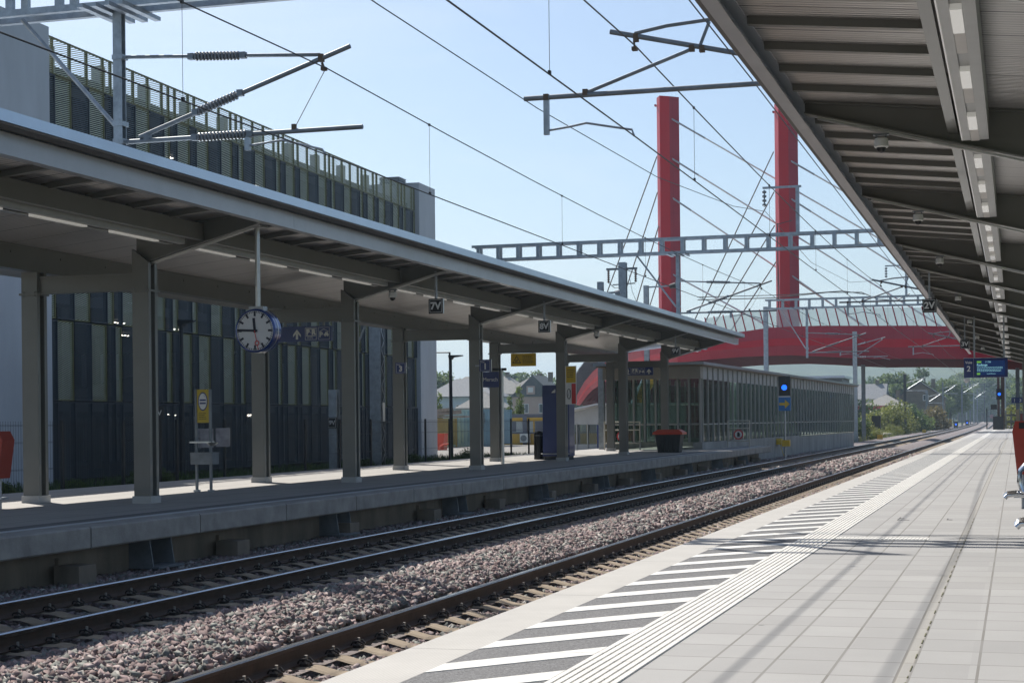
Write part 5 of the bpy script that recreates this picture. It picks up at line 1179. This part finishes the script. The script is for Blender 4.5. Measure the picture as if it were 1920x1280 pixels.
house('white house with pale roof and red fascia band right of the pavilion', -30, -21.0, 345, 356, 4.2, 6.7, wallw, tileg, 'hip', [(.3, 2.2), (.8, 2.2)])
thing('awning', MB().bx(-32, -20.8, 343.5, 344.5, 3.6, 4.35), red, 'long red fascia band in front of the white house', 'awning')
house('house with steep blue grey roof behind the two grey masts', -35, -27.5, 372, 382, 6, 9.4, wallw, slate, 'ridge', [])
house('dark brown gabled house among the trees beside the track', -23.4, -14.2, 352, 362, 6.0, 9.0, wallbr, slated, 'gable', [(.62, 5.9)], wz=1.2)
r = root('parked_car', 'small parked car half hidden behind the signal box near the white house', 'car', (-20.5, 260, -.4)); build('body', MB().prism([(-22.4, .1), (-18.6, .1), (-18.6, .6), (-19.6, .75), (-20.2, 1.2), (-21.6, 1.2), (-22.3, .7)], 259, 260.7), mat('silver_car_paint', (.5, .52, .55), .3, .4, .05, 2), r)
for x in (-21.6, -19.4): build('wheel', MB().tube([(x, 258.95, .1), (x, 260.75, .1)], .33, 14), black, r)

# wooded hill
def hill_h(x, y):
    t = max(0, min(1, (x+560)/330)); t = t*t*(3-2*t); s = max(0, min(1, (y-950)/850)); s = s*s*(3-2*s)
    return -3+t*s*(78+10*math.sin(x*.011)+6*math.sin(x*.031+y*.01))
nx, ny = 90, 40; V = []
for j in range(ny):
    for i in range(nx):
        x, y = -900+1900*i/(nx-1), 900+1500*j/(ny-1); V.append((x, y, hill_h(x, y)+(rr.uniform(-4, 4) if hill_h(x, y) > 3 else 0)))
mb = MB().add(V, [(j*nx+i, j*nx+i+1, (j+1)*nx+i+1, (j+1)*nx+i) for j in range(ny-1) for i in range(nx-1)])
struct('hills', mb, mat('wooded_hillside', (.025, .045, .02), .95, 0, .4, .03, 1., .08, col2=(.075, .10, .04)), smooth=True)

# ------------------------------------------------------------------ far masts along the line
def farmast(x, y, zt, s, m, lab, extra=None, grp='distant catenary masts'): return hmast(lab, x, y, zt, -.4, s, m, grp=grp, extra=extra)
def far_arm(side):
    def f(r, x, y, zt):
        b = MB(); b.tube([(x, y, zt-1.2), (x+side*2.6, y, zt-.55)], .04, 6).tube([(x, y, zt-2.2), (x+side*2.8, y, zt-2.2)], .04, 6).tube([(x, y, zt-2.2), (x+side*2.4, y, zt-.7)], .04, 6).tube([(x+side*1.6, y, zt-2.3), (x+side*2.1, y, zt-2.25), (x+side*3.0, y, zt-2.5)], .025, 6); build('cantilever', b, galv, r)
        i = MB(); ribbed(i, (x+side*.3, y, zt-1.12), (x+side*.9, y, zt-.97), .03, .075, 5); ribbed(i, (x+side*.3, y, zt-2.2), (x+side*.95, y, zt-2.2), .03, .075, 5); build('insulator', i, glassw, r, smooth=True)
    return f
darkm = mat('dark_mast_paint', (.035, .035, .038), .6, .1, .1, 3)
farmast(-13.45, 149, 9.4, .36, galv, 'thick pale grey mast just right of the pavilion end', far_arm(1)); farmast(-13.35, 156, 9.2, .34, galvdark, 'second grey mast right beside the thick pale one', far_arm(1))
farmast(-14.0, 226, 7.6, .34, darkm, 'single dark mast standing among the yellow bushes', far_arm(1)); farmast(-20.2, 205, 4.6, .42, galv, 'short thick grey mast in front of the white house')
farmast(-14.9, 300, 6.6, .4, galvdark, 'grey mast in front of the brown house', far_arm(1)); farmast(-13.4, 330, 8.6, .3, galvdark, 'grey mast right of the brown house', far_arm(1))
for i, (b, y) in enumerate(((-3.0, 400), (-2.75, 440), (-2.55, 480), (-2.35, 520), (-2.15, 560), (-.6, 420), (-.75, 500))):
    farmast(at(b, y), y, 9.5+1.2*(i % 3), .34, galv if i % 2 else galvdark, 'faint mast beside the distant hazy tracks', far_arm(1 if b < -1.5 else -1))
r = farmast(at(-1.75, 640), 640, 14, .34, darkm, 'lone dark thin mast with T head before the far round tree', lambda r, x, y, zt: build('head', MB().bar((x-2, y, zt), (x+2, y, zt), .2, .2), darkm, r)); del r['group']
r = root('signal_box', 'small dark signal box on a post by the grey masts', 'signal', (-15.7, 178, -.4)); build('post', MB().tube([(-14.2, 178, -.4), (-14.2, 178, .8)], .1, 8), galvdark, r); build('box', MB().bx(-17.0, -13.6, 177.8, 178.2, .75, 1.4).bx(-14.4, -13.5, 177.7, 178.3, .6, 2.1), blackst, r)
for (x, y, lab) in ((-12.6, 165, 'yellow marker box low beside the rails right of the pavilion'), (-11.9, 232, 'yellow marker box further along the rails'), (-1.9, 188.2, 'yellow box at the foot of the sign at the platform end')): thing('marker_box', MB().bx(x-.25, x+.25, y-.2, y+.2, -.2 if y < 185 or x < -5 else .1, .25 if x < -5 else 1.0).bx(x-.05, x+.05, y-.05, y+.05, -.45, -.2), yellow, lab, 'box')
for (b, y, lab) in ((-3.35, 330, 'small low blue signal lamp beside the far tracks'), (-2.72, 430, 'tiny distant blue signal lamp near the bend')):
    x = at(b, y); r = root('shunting_signal', lab, 'signal', (x, y, -.4)); build('box', MB().bx(x-.4, x+.4, y-.2, y+.2, -.4, 1.1), black, r); build('lamp', MB().tube([(x, y-.22, .5), (x, y-.205, .5)], .17, 12), bluem, r)

# ------------------------------------------------------------------ near platform furniture and its far end
x0, x1, y, zc = -1.72, -.27, 60, 3.52
r = root('departure_display', 'navy departure display for track 2 hanging from the near canopy', 'display', (-1, 60, zc))
build('case', MB().bx(x0+.33, x1, y-.10, y+.10, zc-.33, zc+.33), navy, r); build('number_panel', MB().bx(x0, x0+.32, y-.09, y+.09, zc-.33, zc+.33), navy, r)
build('trim', MB().bx(x0-.01, x1+.01, y-.11, y+.11, zc+.332, zc+.35).bx(x0+.321, x0+.329, y-.105, y-.05, zc-.33, zc+.33), galv, r)
for x in (x0+.35, x1-.12): build('hanger', MB().bar((x, y, zc+.35), (x, y, 5.3), .055, .055, (0, 1, 0)), galv, r)
text('Voie', .125, (x0+.16, y-.093, zc+.19), white, r, bold=.003); text('2', .26, (x0+.16, y-.093, zc-.03), white, r, bold=.006)
scr = build('screen', MB().bx(x0+.42, x1-.09, y-.104, y-.1005, zc-.25, zc+.25), mat('lit_navy_screen', (.01, .03, .10), .25, 0, .02, 2, emit=((.01, .04, .16), .25)), r)
lit = mat('lit_cyan_letters', (.3, .6, .7), .5, 0, .02, 2, emit=((.35, .75, .85), .4)); grn = mat('lit_green_tag', (.1, .3, .05), .5, 0, .02, 2, emit=((.16, .40, .05), .5))
text('11:56', .085, (x0+.80, y-.106, zc+.20), lit, r); text('Rodange', .10, (x0+.43, y-.106, zc+.10), lit, r, ax='LEFT', bold=.002); text('Luxembourg', .055, (x0+.90, y-.106, zc-.20), lit, r)
build('screen_lines', bars(MB(), x0+.44, x1-.16, y-.104, zc+.02, 4, .045, .014, 2), lit, r)
build('train_tag', MB().bx(x0+.43, x0+.58, y-.107, y-.104, zc+.17, zc+.235).bx(x0+.43, x0+.54, y-.107, y-.104, zc-.235, zc-.17), grn, r)
thing('security_camera', MB().tube([(-1.65, 60.5, 3.17), (-1.65, 60.5, 3.08), (-1.65, 60.5, 3.02)], [.10, .09, .03], 12), white, 'small dome camera below the left corner of the departure display', 'camera')
paperbin('orange litter bin cut by the right edge, behind the bench on the near platform', .20, 24.6, PZ)
r = root('bench', 'steel tube bench cut by the right edge of the near platform', 'bench', (.4, 18.4, PZ)); chrome = mat('chrome_tube', (.60, .61, .63), .16, 1, .04, 4)
b = MB()
for (xs, y0s, n_) in ((-.01, 13.9, 5), (-.13, 18.9, 6)):
    b = MB()
    for k in range(n_):
        yy = y0s+k*.095; b.tube([(xs, yy, .955), (xs+.03, yy, .985), (xs+.12, yy, .995), (xs+.30, yy, .975), (xs+.46, yy, .97)], .026, 10)
    build('seat', b, chrome, r, smooth=True)
b = MB()
for k in range(6):
    yy = 18.9+k*.095
    b.tube([(.12, yy, .99), (.05, yy, 1.03), (.02, yy, 1.12), (.03, yy, 1.24), (.09, yy, 1.31), (.2, yy, 1.33), (.45, yy, 1.36)], .024, 8)
build('backrest', b, chrome, r, smooth=True)
b = MB()
for yy in (14.1, 19.15): b.tube([(.34, yy, PZ), (.34, yy, .95)], .035, 8).bx(.2, .5, yy-.04, yy+.04, PZ, PZ+.02)
b.bar((.34, 13.8, .93), (.34, 19.5, .93), .05, .05)
build('stand', b, galv, r)
# the far end
r = root('signal_mast', 'pair of brown poles with a blue signal lamp at the platform end', 'signal', (-1.6, 178, PZ)); brown = mat('brown_pole_wood', (.10, .065, .055), .8, 0, .15, 3)
build('pole', MB().bx(-1.86, -1.62, 177.8, 178.1, PZ, 7.2), brown, r); build('pole', MB().bx(-1.50, -1.15, 178.2, 178.5, PZ, 7.4), brown, r)
build('lamp', MB().tube([(-1.66, 177.6, 4.15), (-1.66, 177.75, 4.15)], .15, 14), bluem, r); build('head', MB().bx(-1.95, -1.4, 177.755, 177.95, 3.6, 4.7), black, r); build('number_board', MB().bx(-2.5, -1.9, 177.7, 177.78, 2.6, 3.1), signblk, r); build('cabinet', MB().bx(-2.3, -1.3, 177.4, 177.75, PZ, 1.9), blackst, r)
r = root('end_sign', 'thin dark post with a small round sign at the end of the near platform', 'sign', (-2.65, 184, PZ)); build('post', MB().tube([(-3.0, 184, PZ), (-3.0, 184, 2.7)], .06, 6), blackst, r); build('plate', MB().tube([(-2.5, 183.9, 1.9), (-2.5, 183.95, 1.9)], .22, 14), mat('faded_sign', (.3, .25, .27), .6, 0, .1, 4), r); build('arm', MB().tube([(-3.0, 184, 1.9), (-2.3, 184, 1.9)], .03, 6), blackst, r)
hmast('grey mast beyond the right end of the canopy, carrying the small 1 3 board', .12, 156, 6.2, PZ, .34, galvdark, extra=lambda r, x, y, zt: (build('plate', MB().bx(x-.55, x+1.2, y-.3, y-.25, 3.05, 3.55), navy, r), text('1', .38, (x-.28, y-.305, 3.28), white, r, bold=.01), text('3', .38, (x+.22, y-.305, 3.28), white, r, bold=.01)))
r = root('wooden_fence', 'grey wooden railing at the far right end of the near platform', 'fence', (-.4, 188, .2)); b = MB()
for z in (1.2, 1.9): b.bx(-1.1, .6, 188, 188.08, z, z+.22)
build('rail', b, mat('grey_fence_wood', (.16, .16, .15), .85, 0, .15, 3), r)
for x in (-1.1, -.55, 0, .5): build('post', MB().bx(x-.08, x+.08, 187.8, 188, 0, 2.5), bpy.data.materials['grey_fence_wood'], r)
r = root('pallet_stack', 'tan plank and rusty red machine part standing by the far mast at the right edge', 'equipment', (.2, 150, PZ)); build('plank', MB().hexa([(.02, 150, PZ+.05), (.26, 150, PZ+.05), (.26, 150.1, PZ+.05), (.02, 150.1, PZ+.05)], [(-.06, 150, 2.4), (.22, 150, 2.5), (.22, 150.1, 2.5), (-.06, 150.1, 2.4)]), mat('pale_plank', (.42, .30, .16), .8, 0, .15, 4), r); build('base', MB().bx(-.1, .45, 149.8, 150.3, PZ, PZ+.12), blackst, r); build('machine', MB().bx(.3, 1.4, 149.9, 151, PZ+.12, 2.1).tube([(.6, 149.8, 1.5), (.6, 149.9, 1.5)], .3, 14), mat('rusty_red_paint', (.26, .07, .045), .7, 0, .2, 5), r)

# ------------------------------------------------------------------ air
hz = bpy.data.materials.new('haze_air'); hz.use_nodes = True; n = hz.node_tree; n.nodes.remove(n.nodes['Principled BSDF'])
pv = n.nodes.new('ShaderNodeVolumePrincipled'); pv.inputs['Color'].default_value = (.60, .81, 1, 1); pv.inputs['Density'].default_value = .0003; pv.inputs['Anisotropy'].default_value = .2
n.links.new(pv.outputs[0], n.nodes['Material Output'].inputs['Volume'])
o = build('haze', MB().bx(-3100, 3100, -250, 4300, -4.5, 150), hz); tag(o, 'thin bluish summer haze over the whole scene', 'haze', kind='stuff')
